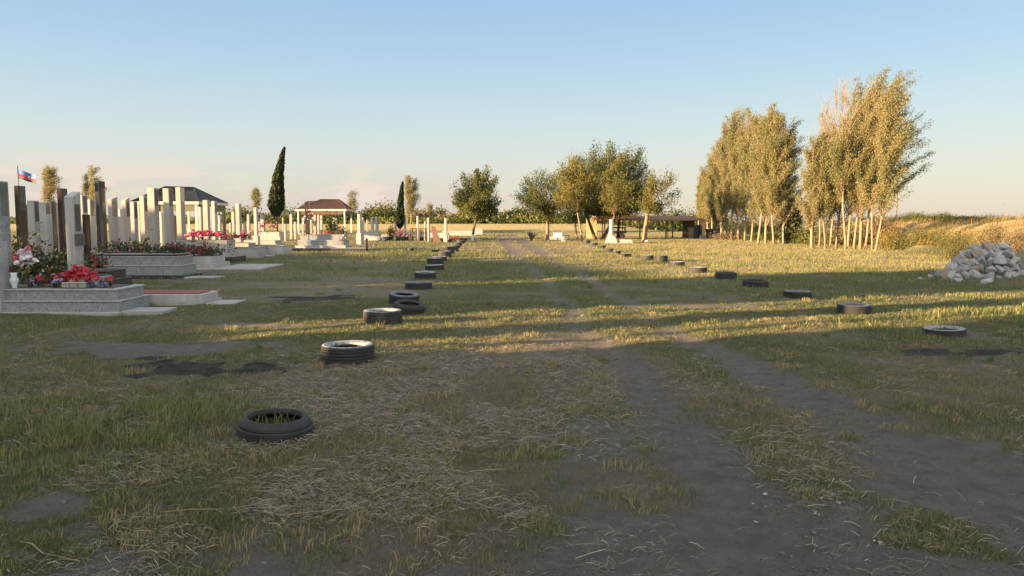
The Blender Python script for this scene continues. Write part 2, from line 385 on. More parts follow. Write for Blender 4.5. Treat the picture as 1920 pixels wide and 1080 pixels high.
def make_grass():
    # short turf
    x, y = sample(800000, 3.1, 95)
    b, g, d, t, n1, n2 = fields(x, y)
    cl = fbm(x * 7, y * 7, 101, 2)
    p = (1 - np.clip(b * 1.5, 0, 1)) * sm(.3, .6, cl) * (.25 + .75 * g)
    k = (rng.uniform(0, 1, len(x)) < p) & keep_out(x, y) & keep_graves(x, y) & (mound(x, y) < .25)
    x, y, g, n1, t = x[k], y[k], g[k], n1[k], t[k]
    hg = rng.uniform(.018, .055, len(x)) * (1 + 1.6 * sm(14, 40, y)) * (.6 + .8 * n1)
    wd = .0035 * (1 + y / 9) * rng.uniform(.7, 1.3, len(x))
    ti = np.where(rng.uniform(0, 1, len(x)) < g * .85 + .12, rng.uniform(.5, 1, len(x)), rng.uniform(0, .4, len(x)))
    blades("grass", x, y, hg, wd, ti, M['grass'], .6, seg2=False)
    # matted short turf close to the camera
    x, y = sample(520000, 3.0, 15, 1.0)
    b, g, d, t, n1, n2 = fields(x, y)
    p = (1 - np.clip(b * 1.25, 0, 1)) * (.35 + .65 * sm(.3, .6, fbm(x * 5, y * 5, 171, 3))) + .03
    k = (rng.uniform(0, 1, len(x)) < p) & keep_out(x, y) & keep_graves(x, y)
    x, y, g = x[k], y[k], g[k]
    pt = fbm(x * 3, y * 3, 181, 3)
    ti = np.where(rng.uniform(0, 1, len(x)) < g * .9 + (pt - .5) * 1.6, rng.uniform(.5, 1, len(x)), rng.uniform(0, .35, len(x)))
    blades("turf", x, y, rng.uniform(.012, .034, len(x)), .0026 * (1 + y / 8) * rng.uniform(.7, 1.4, len(x)), ti, M['turf'], 1.1, seg2=False, zoff=.003)
    # longer, seeding grass of the open meadow farther off
    x, y = sample(420000, 21, 120, 3)
    b, g, d, t, n1, n2 = fields(x, y)
    k = (rng.uniform(0, 1, len(x)) < (1 - np.clip(b * 1.4, 0, 1)) * sm(.28, .5, fbm(x * 2, y * 2, 161, 3)) * (.35 + .65 * sm(-4, 6, x))) & keep_out(x, y) & keep_graves(x, y) & (mound(x, y) < .3)
    x, y, g, n1 = x[k], y[k], g[k], n1[k]
    hg = rng.uniform(.03, .13, len(x)) * (.5 + n1)
    ti = np.where(rng.uniform(0, 1, len(x)) < .4 + .45 * g, rng.uniform(.45, 1, len(x)), rng.uniform(0, .5, len(x)))
    blades("meadow_grass", x, y, hg, .0032 * (1 + y / 9) * rng.uniform(.7, 1.3, len(x)), ti, M['tallgrass'], .5, seg2=False)
    # tall grass
    x, y = sample(420000, 3.6, 24)
    b, g, d, t, n1, n2 = fields(x, y)
    cl = fbm(x * 4, y * 4, 111, 2)
    k = (rng.uniform(0, 1, len(x)) < t * (1 - b) * sm(.3, .55, cl)) & keep_out(x, y) & keep_graves(x, y) & (mound(x, y) < .25)
    x, y, g, t = x[k], y[k], g[k], t[k]
    hg = rng.uniform(.04, .15, len(x)) * (.45 + .75 * t)
    ti = np.where(rng.uniform(0, 1, len(x)) < .72, rng.uniform(.45, 1, len(x)), rng.uniform(0, .4, len(x)))
    blades("tall_grass", x, y, hg, .004 * (1 + y / 10) * rng.uniform(.6, 1.3, len(x)), ti, M['tallgrass'], .65)
    # tufts here and there
    tx, ty = sample(900, 3.4, 34); b, g, d, t, n1, n2 = fields(tx, ty)
    k = (b < .65) & keep_out(tx, ty); tx, ty, n1 = tx[k], ty[k], n1[k]
    m = 34; a = rng.uniform(0, 2 * np.pi, (len(tx), m)); r = np.sqrt(rng.uniform(0, 1, (len(tx), m))) * rng.uniform(.05, .16, (len(tx), 1))
    x = (tx[:, None] + np.cos(a) * r).ravel(); y = (ty[:, None] + np.sin(a) * r).ravel()
    tt = np.repeat(rng.uniform(0, 1, len(tx)), m) + rng.normal(0, .15, len(x)); hh = np.repeat(rng.uniform(.035, .10, len(tx)), m) * rng.uniform(.6, 1.2, len(x))
    k = keep_graves(x, y) & (mound(x, y) < .25); x, y, tt, hh = x[k], y[k], tt[k], hh[k]
    blades("grass_tufts", x, y, hh, .004 * (1 + y / 10), tt, M['tallgrass'], .5)
    # flat straw
    x, y = sample(190000, 3.0, 16, .8)
    b, g, d, t, n1, n2 = fields(x, y)
    p = (.15 + .85 * np.exp(-((x + .7) / 2.1) ** 2) * sm(11, 8, y)) * sm(.35, .6, fbm(x * 1.6, y * 1.6, 121, 3)) * (1 - .8 * np.clip(b * 1.3, 0, 1)) + .004
    p = p * (1 - sm(.2, .6, d)) * (.45 + .55 * sm(3.2, 5.2, y))
    k = (rng.uniform(0, 1, len(x)) < p) & keep_out(x, y) & keep_graves(x, y); x, y = x[k], y[k]; n = len(x)
    th = rng.normal(.1, .8, n); ln = rng.uniform(.015, .065, n) * np.where(rng.uniform(0, 1, n) < .03, 2.8, 1) * (1 + y / 14); w = .0012 * (1 + y / 5) * rng.uniform(.7, 1.5, n)
    z = H(x, y) + rng.uniform(.004, .03, n); dz = rng.normal(0, .012, n); cv = rng.normal(0, .12, n) * ln
    cx, sx = np.cos(th), np.sin(th)
    V = np.empty((n, 6, 3))
    for i, u in enumerate((-.5, 0, .5)):
        ax = x + cx * ln * u - sx * (cv if u == 0 else 0); ay = y + sx * ln * u + cx * (cv if u == 0 else 0); az = z + dz * u * 2 + (.006 if u == 0 else 0)
        V[:, 2 * i] = np.stack([ax - sx * w / 2, ay + cx * w / 2, az + .001], 1); V[:, 2 * i + 1] = np.stack([ax + sx * w / 2, ay - cx * w / 2, az - .001], 1)
    bb = np.arange(n)[:, None] * 6
    tag(from_np("straw", V.reshape(-1, 3), np.concatenate([bb + [0, 1, 3, 2], bb + [2, 3, 5, 4]]), M['straw'], None, {"tint": np.repeat(rng.uniform(0, 1, n) ** 1.5, 6)}), kind="stuff")
    # small clods and gravel on the bare soil
    x, y = sample(22000, 3.0, 13, .6); b, g, d, t, n1, n2 = fields(x, y)
    k = rng.uniform(0, 1, len(x)) < b * sm(.3, .7, n1); x, y = x[k], y[k]; n = len(x)
    base = np.array([(1, 0, 0), (-1, 0, 0), (0, 1, 0), (0, -1, 0), (0, 0, 1), (0, 0, -1)], float)
    s = rng.gamma(1.6, .003, n)[:, None, None] + .002
    V = base[None] * rng.uniform(.6, 1.2, (n, 6, 3)) * s * [1, 1, .6] + np.stack([x, y, H(x, y) + .002], 1)[:, None]
    f = np.array([(0, 2, 4), (2, 1, 4), (1, 3, 4), (3, 0, 4), (2, 0, 5), (1, 2, 5), (3, 1, 5), (0, 3, 5)])
    tag(from_np("gravel", V.reshape(-1, 3), (np.arange(n)[:, None, None] * 6 + f[None]).reshape(-1, 3), M['conc2'], None), kind="stuff")
    # tall dry grass on the bank to the right
    n = 90000; x = rng.uniform(15, 48, n); y = rng.uniform(24, 75, n); m = mound(x, y)
    k = (rng.uniform(0, 1, n) < sm(.12, .5, m) * sm(.35, .55, fbm(x * .8, y * .8, 131, 3))) & (np.abs(x - 15.4) > 1.6); x, y = x[k], y[k]
    tt = fbm(x * .5, y * .5, 141, 2) + rng.normal(0, .2, len(x))
    blades("dry_bank_grass", x, y, rng.uniform(.1, .5, len(x)) * (.5 + fbm(x * .7, y * .7, 151, 2)), .018 * rng.uniform(.6, 1.4, len(x)), tt, M['drygrass'], .5, wind=(.5, .1))
M['conc2'] = plain('clod', (.16, .145, .13), (.08, .07, .065), .95, 9, 0)

# ------------------------------------------------------------------ foliage
def leaf_mesh(name, C, size, mat, parent, asp=.5, D=None, spread=1.0, tint=None):
    n = len(C); a = rng.normal(0, 1, (n, 3))
    if D is not None: a = a * spread + D
    a /= np.linalg.norm(a, axis=1)[:, None] + 1e-9
    b = np.cross(a, rng.normal(0, 1, (n, 3))); b /= np.linalg.norm(b, axis=1)[:, None] + 1e-9
    s = (size * rng.uniform(.6, 1.35, n))[:, None]
    V = np.stack([C - a * s, C + b * s * asp, C + a * s, C - b * s * asp], 1).reshape(-1, 3)
    t = rng.uniform(0, 1, n) if tint is None else tint
    return from_np(name, V, np.arange(4 * n).reshape(-1, 4), mat, parent, {"tint": np.repeat(np.clip(t, 0, 1), 4)})
def bez(p0, p1, p2, n=5):
    return [p0 * (1 - t) ** 2 + p1 * 2 * t * (1 - t) + p2 * t * t for t in [i / (n - 1) for i in range(n)]]
def broad_tree(label, px, pbase, ytop, wpx, trunk_frac=.35, mat='tree', bark='bark', n_cl=46, n_leaf=90, lean=0.0, leaf=.07, forks=1, group=None, Y=None, tr=.11, sig=.24, name="broadleaf_tree", shape=1.0, white=0, off=0.0, depth=None, asp=.5, up=.5):
    g = G(px, pbase) if Y is None else Vector((XA(px, Y), Y, 0))
    Y = g.y; z0 = h1(g.x, Y); Ht = ZA(ytop, Y) - z0; Wd = wpx * Y / F
    r = thing(name, (g.x, Y, z0), label, "tree", group)
    mb = MB(); hf = Ht * trunk_frac; cx = lean * hf
    cc = Vector((cx + off * Wd, 0, hf + (Ht - hf) * .45)); rad = Vector((Wd / 2, (depth or Wd * .85) / 2, (Ht - hf) * .56))
    att = []
    for i in range(n_cl):
        while True:
            u = Vector(rng.uniform(-1, 1, 3))
            if u.length < 1.0: break
        if u.length < .5: u *= .5 / max(u.length, .05) * random.uniform(1, 1.5)
        p = Vector((cc.x + u.x * rad.x, cc.y + u.y * rad.y, cc.z + u.z * rad.z))
        if u.z < 0: p.z = cc.z + u.z * rad.z * .85
        att.append(p)
    tops = []
    for k in range(forks):
        a = 2 * math.pi * k / max(1, forks) + .4; sp = 0 if forks == 1 else .18 * Wd
        b0 = Vector((math.cos(a) * .25 * (forks > 1), math.sin(a) * .2 * (forks > 1), -.1))
        tp = Vector((cx + math.cos(a) * sp, math.sin(a) * sp, hf)); tops.append(tp)
        md = (b0 + tp) / 2 + Vector((-.25 * lean * hf + random.uniform(-.06, .06) * Ht * .3, random.uniform(-.05, .05), -.05))
        pts = bez(b0, md, tp, 7); rr = tr / (forks ** .5)
        mb.tube(pts, [rr * 1.5] + [rr * (1.15 - .45 * i / 6) for i in range(1, 7)], 8)
        if white:
            wb = MB(); q = [p for p in pts if p.z < white] or pts[:2]; q = pts[:max(2, len(q))]
            wb.tube(q, [rr * 1.5 + .012] + [rr * (1.15 - .45 * i / 6) + .012 for i in range(1, len(q))], 8); wb.build("limewash_band", M['whitepaint'], r, smooth=True)
    C = []; D = []; T = []
    for p in att:
        tp = min(tops, key=lambda q: (q - p).length + random.uniform(0, .6)); v = p - tp
        md = tp + v * .5 + Vector((-.1 * v.x, -.1 * v.y, .12 * v.length + .05))
        pts = bez(tp, md, p, 5); rr = tr * random.uniform(.22, .4)
        mb.tube(pts, [rr * (1 - .8 * i / 4) for i in range(5)], 5)
        m = int(n_leaf * 2.6 * random.uniform(.45, 1.5)); t = rng.uniform(.6, 1.12, m)[:, None]
        P = np.array(tp)[None] * (1 - t) + np.array(p)[None] * t
        P = P + np.array(md - (tp + p) * .5)[None] * (2 * t * (1 - np.minimum(t, 1)))
        s = sig * random.uniform(.6, 1.25) * (1.2 - .55 * np.clip(t, .5, 1.2)) / .7
        P = P + rng.normal(0, 1, (m, 3)) * s * [1, 1, .9]
        vv = v.normalized(); C.append(P); D.append(np.repeat(np.array([[vv.x + .25, vv.y, vv.z + up]]), m, 0))
        T.append(np.clip(rng.normal(random.uniform(.12, .85), .12, m), 0, 1))
    C = np.concatenate(C); D = np.concatenate(D); T = np.concatenate(T)
    k = C[:, 2] > hf * .55; C, D, T = C[k], D[k], T[k]
    mb.build("trunk", M[bark], r, smooth=True)
    leaf_mesh("crown", C, leaf * .82, M[mat], r, asp, D, .8, T)
    return r
def poplar(label, x, y, Ht, group, lean=.06, nb=46, dens=42, clear=.3, leaf=.075, mat='poplar', tr=.1, wind=.35, L0=.3, dead=0.0, name="poplar_tree", sig=.13, narrow=1.0):
    z0 = h1(x, y); r = thing(name, (x, y, z0), label, "tree", group)
    mb = MB(); bx = random.uniform(-.25, .25); by = random.uniform(-.2, .2)
    def tk(t): return Vector((lean * Ht * t * t + bx * math.sin(t * 3) * .6 + .06 * math.sin(t * 9 + bx * 20), by * math.sin(t * 2.6), -.1 + (Ht + .1) * t))
    pts = [tk(i / 11) for i in range(12)]
    mb.tube(pts, [tr * (1.35 if i == 0 else 1.0 - .9 * i / 11) for i in range(12)], 7)
    C = []; D = []; T = []
    for i in range(nb):
        t = clear + (1 - clear) * random.random() ** .85
        p = tk(t); a = random.uniform(0, 2 * math.pi); el = random.uniform(.9, 1.36)
        Lb = (L0 * (1 - .62 * t) * Ht * .5 * random.uniform(.5, 1.35) + .3) * narrow
        d = Vector((math.cos(a) * math.cos(el) + wind * random.uniform(.4, 1.2) * t, math.sin(a) * math.cos(el), math.sin(el))).normalized()
        e = p + d * Lb + Vector((wind * .5 * Lb, 0, -.05 * Lb))
        bp = bez(p, p + d * Lb * .6, e, 4); rr = tr * .26 * (1.2 - t)+.006
        mb.tube(bp, [rr, rr * .75, rr * .5, rr * .25], 4)
        if random.random() < dead * sm(.55, .8, t) * 1.2: continue
        m = int(dens * 3.1 * random.uniform(.3, 1.5) * (.5 + Lb)); tt = rng.uniform(.15, 1.08, m)[:, None]
        P = np.array(p) * (1 - tt) ** 2 + np.array(p + d * Lb * .6) * 2 * tt * (1 - tt) + np.array(e) * tt ** 2
        P = P + rng.normal(0, sig, (m, 3)); C.append(P); D.append(np.repeat(np.array([[d.x + .5 * wind, d.y, d.z * .8]]), m, 0))
        T.append(np.clip(rng.normal(random.uniform(.1, .9), .1, m), 0, 1))
    mb.build("trunk", M['barkpale'], r, smooth=True)
    C = np.concatenate(C); leaf_mesh("crown", C, leaf * .56, M[mat], r, .42, np.concatenate(D), .55, np.concatenate(T))
    return r
def bush(label, x, y, w, h, mat='bush', n=1400, leaf=.06, name="bush", cat="bush", group=None, stems=5, lump=9, z0=None, flowers=None, up=.3, asp=.5, d=None, low=0.0):
    z0 = h1(x, y) if z0 is None else z0
    r = thing(name, (x, y, z0), label, cat, group); mb = MB(); C = []; T = []; D = []
    d = d or w
    for i in range(lump):
        u = Vector((random.uniform(-1, 1), random.uniform(-1, 1), 0)); 
        if u.length > 1: u.normalize()
        zt = random.uniform(.5, 1.0) * (1 - .35 * u.length)
        p = Vector((u.x * w * .42, u.y * d * .42, h * zt * .86))
        if i < stems: mb.tube(bez(Vector((u.x * w * .06, u.y * d * .06, -.05)), Vector((p.x * .4, p.y * .4, p.z * .5)), p, 4), [.012 + .012 * h, .01 + .008 * h, .008, .004], 5)
        m = n // lump; q = rng.normal(0, 1, (m, 3)) * [w * .17, d * .17, h * .16] + np.array(p) * np.array([1, 1, 1]) * rng.uniform(.35 + low, 1.05, (m, 1)) ** np.array([.5, .5, 1])
        q[:, 2] = np.maximum(q[:, 2], .02); C.append(q); D.append(np.repeat(np.array([[u.x * .3 + .2, u.y * .3, up]]), m, 0)); T.append(np.clip(rng.normal(random.uniform(.15, .85), .2, m), 0, 1))
    mb.build("stems", M['bark'], r); C = np.concatenate(C)
    leaf_mesh("foliage", C, leaf, M[mat], r, asp, np.concatenate(D), 1.0, np.concatenate(T))
    if flowers:
        fm, fn, fs = flowers; k = rng.choice(len(C), fn); P = C[k] + rng.normal(0, .02, (fn, 3)) + [0, -.03, .03]
        bloom_mesh(P, fs, M[fm], r)
    return r
def bloom_mesh(P, size, mat, parent):
    for p in P:
        V = []; T = []; pet = 9
        ax = rng.normal(0, .5, 3) + [0, -.35, .8]; ax /= np.linalg.norm(ax); u = np.cross(ax, [.3, .5, .1]); u /= np.linalg.norm(u); w = np.cross(ax, u)
        s = size * random.uniform(.75, 1.2); t0 = random.random()
        for k in range(pet):
            a = 2.4 * k; o = .35 + .65 * (k / pet); ra = u * math.cos(a) + w * math.sin(a); ta = -u * math.sin(a) + w * math.cos(a)
            up_ = ax * (1.0 - .9 * o); b0 = ax * .02 * s
            V += [b0, (ra * .6 * o + up_ * .5) * s + ta * s * .42, (ra * 1.0 * o + up_ * .7) * s, (ra * .6 * o + up_ * .5) * s - ta * s * .42]
            T += [min(1, max(0, t0 + random.uniform(-.2, .2)))] * 4
        F_ = np.arange(len(V)).reshape(-1, 4); V = np.array(V)
        V = np.concatenate([[V[0]], V[[q for q in range(len(V)) if q % 4]]]); F_ = np.array([(0, 1 + 3 * q, 2 + 3 * q, 3 + 3 * q) for q in range(pet)])
        from_np("bloom", V, F_, mat, parent, {"tint": np.array([T[0]] + [T[q] for q in range(len(T)) if q % 4])}, loc=tuple(p))
def bouquet(label, x, y, z, w, h, blooms, nb=14, bs=.035, leaf=True, vase=None, name="flower_bouquet", d=None, group=None, dome=.5):
    """blooms: list of (material, share)"""
    r = thing(name, (x, y, z), label, "flowers", group); d = d or w * .6; zb = 0
    if vase:
        vr, vh = vase; zb = vh
        MB().lathe([(vr * .55, 0), (vr * .62, .01), (vr * .5, vh * .12), (vr * .95, vh * .42), (vr, vh * .55), (vr * .6, vh * .8), (vr * .85, vh), (vr * .7, vh - .005), (vr * .4, vh * .6)], 20).build("vase", M['china'], r, smooth=True)
    for fm, share in blooms:
        k = max(2, int(nb * share)); P = np.empty((k, 3)); a = rng.uniform(0, 2 * np.pi, k); q = np.sqrt(rng.uniform(0, 1, k))
        P[:, 0] = np.cos(a) * q * w / 2; P[:, 1] = np.sin(a) * q * d / 2; P[:, 2] = zb + h * (1 - dome * q * q) * rng.uniform(.55, 1.0, k)
        bloom_mesh(P, bs, M[fm], r)
    if leaf:
        m = int(90 * max(.3, w)); a = rng.uniform(0, 2 * np.pi, m); q = np.sqrt(rng.uniform(0, 1, m))
        C = np.stack([np.cos(a) * q * w * .5, np.sin(a) * q * d * .5, zb + h * rng.uniform(.05, .75, m)], 1)
        leaf_mesh("leaves", C, .04, M['rosebush'], r, .45)
        mb = MB()
        for i in range(6): mb.tube([(0, 0, zb * .6), (random.uniform(-.3, .3) * w, random.uniform(-.2, .2) * d, zb + h * .7)], .004, 4)
        mb.build("stems", M['rosebush2'], r)
    return r
M['rosebush2'] = plain('green_stem', (.03, .06, .02), (.05, .07, .03), .7)
def cypress(label, px, Y, ytop, ybot, rpx, bend, ztrunk):
    x = XA(px, Y); z0 = h1(x, Y); Ht = ZA(ytop, Y) - z0; zb = ZA(ztrunk, Y) - z0; rm = rpx * Y / F
    r = thing("cypress_tree", (x, Y, z0), label, "tree", "dark columnar cypresses among the graves")
    MB().tube([(0, 0, -.1), (.01, 0, zb * .6), (0, 0, zb + .4)], [.11, .085, .07], 8).build("trunk", M['bark'], r, smooth=True)
    def ax(t): return bend * t ** 2.2
    def rad(t): return rm * (np.minimum(1, (t + .02) / .16) ** .6) * (np.maximum(0, 1 - t) ** .62) * (1.12 - .12 * t)
    n = 9000; t = rng.uniform(0, 1, n) ** 1.15; a = rng.uniform(0, 2 * np.pi, n)
    rr = rad(t) * (.62 + .56 * fbm(a * 1.6 + 5, t * 14, 9, 3)) * rng.uniform(.7, 1.06, n)
    C = np.stack([ax(t) + np.cos(a) * rr, np.sin(a) * rr, zb + t * (Ht - zb)], 1)
    D = np.stack([np.cos(a) * .35 + bend * .5, np.sin(a) * .35, np.full(n, 1.3)], 1)
    tint = np.clip(fbm(a * 2, t * 14, 19, 3) + rng.normal(0, .15, n) - .1, 0, 1)
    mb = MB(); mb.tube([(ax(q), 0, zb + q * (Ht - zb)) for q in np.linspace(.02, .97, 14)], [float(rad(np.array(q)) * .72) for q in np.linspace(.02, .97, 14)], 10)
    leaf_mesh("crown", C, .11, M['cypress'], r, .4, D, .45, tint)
    mb.build("dark_core", M['cypcore'], r)
    return r
M['cypcore'] = plain('cypress_dark_core', (.012, .016, .008), (.02, .026, .012), .95)  # solid crown core, its near-black tone stands for the shade inside
M['fascia2'] = plain('dry_stalk', (.34, .27, .18), (.25, .2, .13), .8)
# ------------------------------------------------------------------ light
AZ = R(21); EL = R(8.0)                    # sun low, behind the camera on the left
dl = Vector((math.cos(AZ) * math.cos(EL), math.sin(AZ) * math.cos(EL), -math.sin(EL)))
sun = bpy.data.lights.new("Sun", 'SUN'); so = bpy.data.objects.new("Sun", sun); COL.objects.link(so)
sun.energy = 5.0; sun.angle = R(.42); sun.color = (1, .67, .345)
so.rotation_euler = dl.to_track_quat('-Z', 'Y').to_euler()
wd = bpy.data.worlds.new("World"); S.world = wd; wd.use_nodes = True
N, L = wd.node_tree.nodes, wd.node_tree.links
bg = N["Background"]; sky = N.new("ShaderNodeTexSky"); sky.sky_type = 'NISHITA'; sky.sun_disc = False
sky.sun_elevation = EL; sky.sun_rotation = math.atan2(-dl.x, -dl.y); sky.altitude = 0; sky.air_density = 1.0; sky.dust_density = .6; sky.ozone_density = 1.0
tc = N.new("ShaderNodeTexCoord"); sx = N.new("ShaderNodeSeparateXYZ"); L.new(tc.outputs["Generated"], sx.inputs[0])
mp = N.new("ShaderNodeMapping"); mp.inputs["Scale"].default_value = (1, 1, 3.2); mp.inputs["Location"].default_value = (1.7, 2.3, .6); L.new(tc.outputs["Generated"], mp.inputs[0])
cn = nz(N, L, 5.5, 8, .62, mp.outputs[0], .35)
def ramp(v, pts):
    r = N.new("ShaderNodeValToRGB"); e = r.color_ramp.elements
    e[0].position, e[0].color = pts[0][0], (*[pts[0][1]] * 3, 1); e[1].position, e[1].color = pts[-1][0], (*[pts[-1][1]] * 3, 1)
    for p, c in pts[1:-1]: q = e.new(p); q.color = (c, c, c, 1)
    L.new(v, r.inputs[0]); return r.outputs[0]
band = ramp(sx.outputs[2], [(0, 1), (.03, 1), (.055, .55), (.085, 0)])
side = mr(N, L, sx.outputs[0], .25, -.15, 0, 1)
cm = mr(N, L, cn, .42, .58, 0, 1)
def mul(a, b):
    q = N.new("ShaderNodeMath"); q.operation = 'MULTIPLY'; L.new(a, q.inputs[0])
    if isinstance(b, (int, float)): q.inputs[1].default_value = b
    else: L.new(b, q.inputs[1])
    return q.outputs[0]
cf = mul(mul(mul(cm, band), side), .9)
EXPO = 2.4; BG = .12
def hdr(r, g, b):                                     # displayed sRGB colour -> value fed to the background
    return tuple(((v / 255 + .055) / 1.055) ** 2.4 / (BG * 2 ** EXPO) for v in (r, g, b))
gr = N.new("ShaderNodeValToRGB"); e = gr.color_ramp.elements; gr.color_ramp.interpolation = 'B_SPLINE'
pts = [(.0, hdr(218, 206, 192)), (.04, hdr(216, 212, 200)), (.09, hdr(208, 217, 215)), (.17, hdr(182, 210, 228)), (.27, hdr(148, 187, 227)), (.42, hdr(176, 200, 224)), (.7, hdr(200, 208, 218)), (1.0, hdr(208, 212, 218))]
e[0].position = 0; e[0].color = (*[v / 8 for v in pts[0][1]], 1); e[1].position = 1; e[1].color = (*[v / 8 for v in pts[-1][1]], 1)
for q_, c in pts[1:-1]: k_ = e.new(q_); k_.color = (*[v / 8 for v in c], 1)
L.new(sx.outputs[2], gr.inputs[0])
front = mix(N, L, 1.0, gr.outputs[0], (8, 8, 8), 'MULTIPLY')
glow = mr(N, L, sx.outputs[1], .25, -.7, 0, 1)           # the bright warm half of the sky round the low sun
front = mix(N, L, glow, front, tuple(v * 1.7 for v in hdr(246, 245, 240)))
skc = mix(N, L, .94, sky.outputs[0], front)
ccol = mix(N, L, cm, hdr(188, 193, 202), hdr(242, 223, 212))
L.new(mix(N, L, cf, skc, ccol), bg.inputs[0]); bg.inputs[1].default_value = BG
S.view_settings.view_transform = 'Standard'; S.view_settings.look = 'None'; S.view_settings.gamma = 1; S.view_settings.exposure = EXPO
S.render.engine = 'CYCLES'; S.cycles.use_denoising = True; S.cycles.max_bounces = 6; S.cycles.transparent_max_bounces = 6
S.cycles.sample_clamp_indirect = 4

# ------------------------------------------------------------------ tyres
def tyre(label, px, ybot, wpx, hpx, top='rubber', side='rubber', tilt=(0, 0), sink=.02, cone=.0, group=None, fill=True):
    hpx = hpx * (1.4 if wpx < 26 else 1); sink = sink * (.6 if wpx < 26 else 1)
    g = G(px, ybot); D = wpx * g.y / F; Rr = D / 2; w = max(.05, hpx * g.y / F) + sink
    y = g.y + Rr; x = g.x * y / g.y; z = h1(x, y) - sink
    r = thing("tyre", (x, y, z), label, "tyre", group); r.rotation_euler = (R(tilt[0]), R(tilt[1]), random.uniform(0, 6))
    ri = Rr * (.70 if cone > .5 else .64); zs = w * (1 - cone * .45)     # shoulder height
    pr = [(Rr * .93, 0), (Rr * .985, w * .06), (Rr, w * .14)]
    ng = 4; za, zb = w * .16, zs * .86
    for i in range(ng):
        z0 = za + (zb - za) * i / ng; z1 = za + (zb - za) * (i + 1) / ng; gp = (z1 - z0) * .09
        pr += [(Rr, z0 + gp), (Rr + .002, (z0 + z1) / 2), (Rr, z1 - gp), (Rr - .011, z1 - gp * .5), (Rr - .011, z1 + gp * .5)]
    pr += [(Rr, zb + .004), (Rr * .995, zs * .93), (Rr * .975, zs * .98)]
    e = (Rr * .955, zs)
    tr = MB(); nn = 56 if wpx > 45 else 32
    tr.lathe(pr + [e, (Rr * .9, zs * .9), (Rr * .88, 0)], nn, closed=True)
    tr.build("tread", M[side], r, smooth=False)
    zt = w
    sw = [e, (Rr * .93, zs + (zt - zs) * .35 + .004), (Rr * .86, zs + (zt - zs) * .75 + .008), (Rr * .78, zt), (Rr * .72, zt - .004), (ri * 1.03, zt - .012), (ri, zt - .022), (ri * 1.0, zt - .04), (Rr * .8, zt - .05), (Rr * .9, zs * .82)]
    MB().lathe(sw, nn, closed=True).build("sidewall", M[top], r, smooth=True)
    if fill:
        MB().lathe([(.001, w * .35), (Rr * .5, w * .38), (Rr * .86, w * .25), (Rr * .86, 0), (.001, 0)], 20).build("soil_fill", M['soil'], r, smooth=True)
    if wpx > 60:
        n = 90 if cone else 26
        a = rng.uniform(0, 6.3, n); q = np.sqrt(rng.uniform(0, 1, n)) * ri * .9
        blades("grass_tuft", np.cos(a) * q, np.sin(a) * q, rng.uniform(.05, .16, n), np.full(n, .006), rng.uniform(.4, 1, n), M['tallgrass'], .5, parent=r, z0=np.full(n, w * .36))
    TYRE_SPOTS.append((x, y, Rr))
    return r
gl, gr_, gc = "tyres lining the left side of the track", "tyres lining the right side of the track", "tyres in the far cross row by the graves"
tyre("black tyre nearest the camera, lying flat with green grass growing inside", 517, 836, 148, 40, 'rubber', 'rubber', (2, -2), .02, .85, gl)
tyre("upright-sided black tyre with a white rim, second from the camera", 653, 687, 103, 33, 'rubberpale', 'rubber', (0, 0), .02, 0, gl)
tyre("white-rimmed tyre standing at the edge of the sunlit strip, third in the left row", 718, 611, 75, 24, 'rubberpale', 'rubberdustsun', (0, 0), .02, 0, gl)
tyre("all-black tyre tipped on its edge just behind the sunlit white-rimmed tyre", 766, 590, 61, 20, 'rubber', 'rubber', (9, 3), .03, .3, gl)
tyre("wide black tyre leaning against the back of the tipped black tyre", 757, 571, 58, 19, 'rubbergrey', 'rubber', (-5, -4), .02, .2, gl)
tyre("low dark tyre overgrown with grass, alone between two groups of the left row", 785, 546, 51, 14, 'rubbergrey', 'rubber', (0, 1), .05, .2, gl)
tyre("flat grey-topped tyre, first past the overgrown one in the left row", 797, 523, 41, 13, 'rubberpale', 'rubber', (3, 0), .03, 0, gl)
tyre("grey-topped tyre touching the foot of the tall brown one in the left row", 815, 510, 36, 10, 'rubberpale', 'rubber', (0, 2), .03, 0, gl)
tyre("tall brown tyre with a bright white rim in the left row", 816, 498, 31, 12, 'rubberpale', 'rubberdustsun', (0, 0), .02, 0, gl)
for lab, a in (("grey-topped tyre directly behind the tall brown white-rimmed one", (824, 489, 28, 8)), ("black tyre two places behind the tall brown one in the left row", (834, 482, 25, 8)),
               ("dark tyre midway along the shrinking far half of the left row", (842, 476.5, 21, 6)), ("brown tyre fifth from the far end of the left row", (849, 471.5, 22, 6)),
               ("brown tyre fourth from the far end of the left row", (853, 466.5, 20, 5)), ("dark tyre third from the far end of the left row", (858, 462, 17, 5)),
               ("pale-topped tyre next to last at the far end of the left row", (864, 457, 18, 5)), ("last tyre of the left row, close to the leaning tree's white foot", (868, 453, 15, 4))):
    tyre(lab, *a, top=random.choice(['rubbergrey', 'rubberpale', 'rubberdustsun']), side=random.choice(['rubber', 'rubberdustsun']), sink=.02, group=gl)
for lab, a in (("leftmost dark tyre of the far cross row", (726, 451.5, 20, 5)), ("dark tyre of the cross row below the thin cypress", (754, 451, 24, 5)),
               ("dark tyre of the cross row, middle of the five", (785, 452, 19, 5)), ("dark tyre of the cross row in front of the leaning red board", (812, 452.5, 17, 4)), ("rightmost dark tyre of the cross row beside the track", (838, 453.5, 18, 4)),
               ("small black tyre half buried in dry grass beside the dark kerb", (770, 470.5, 12, 4)), ("small black tyre in dry grass left of the far half of the left row", (817, 473, 15, 4))):
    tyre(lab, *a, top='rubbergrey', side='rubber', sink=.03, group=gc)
tyre("pale worn tyre sunk flat in the grass, nearest in the right row", 1770, 628, 76, 11, 'rubberpale', 'rubberdustsun', (0, 2), .03, 0, gr_)
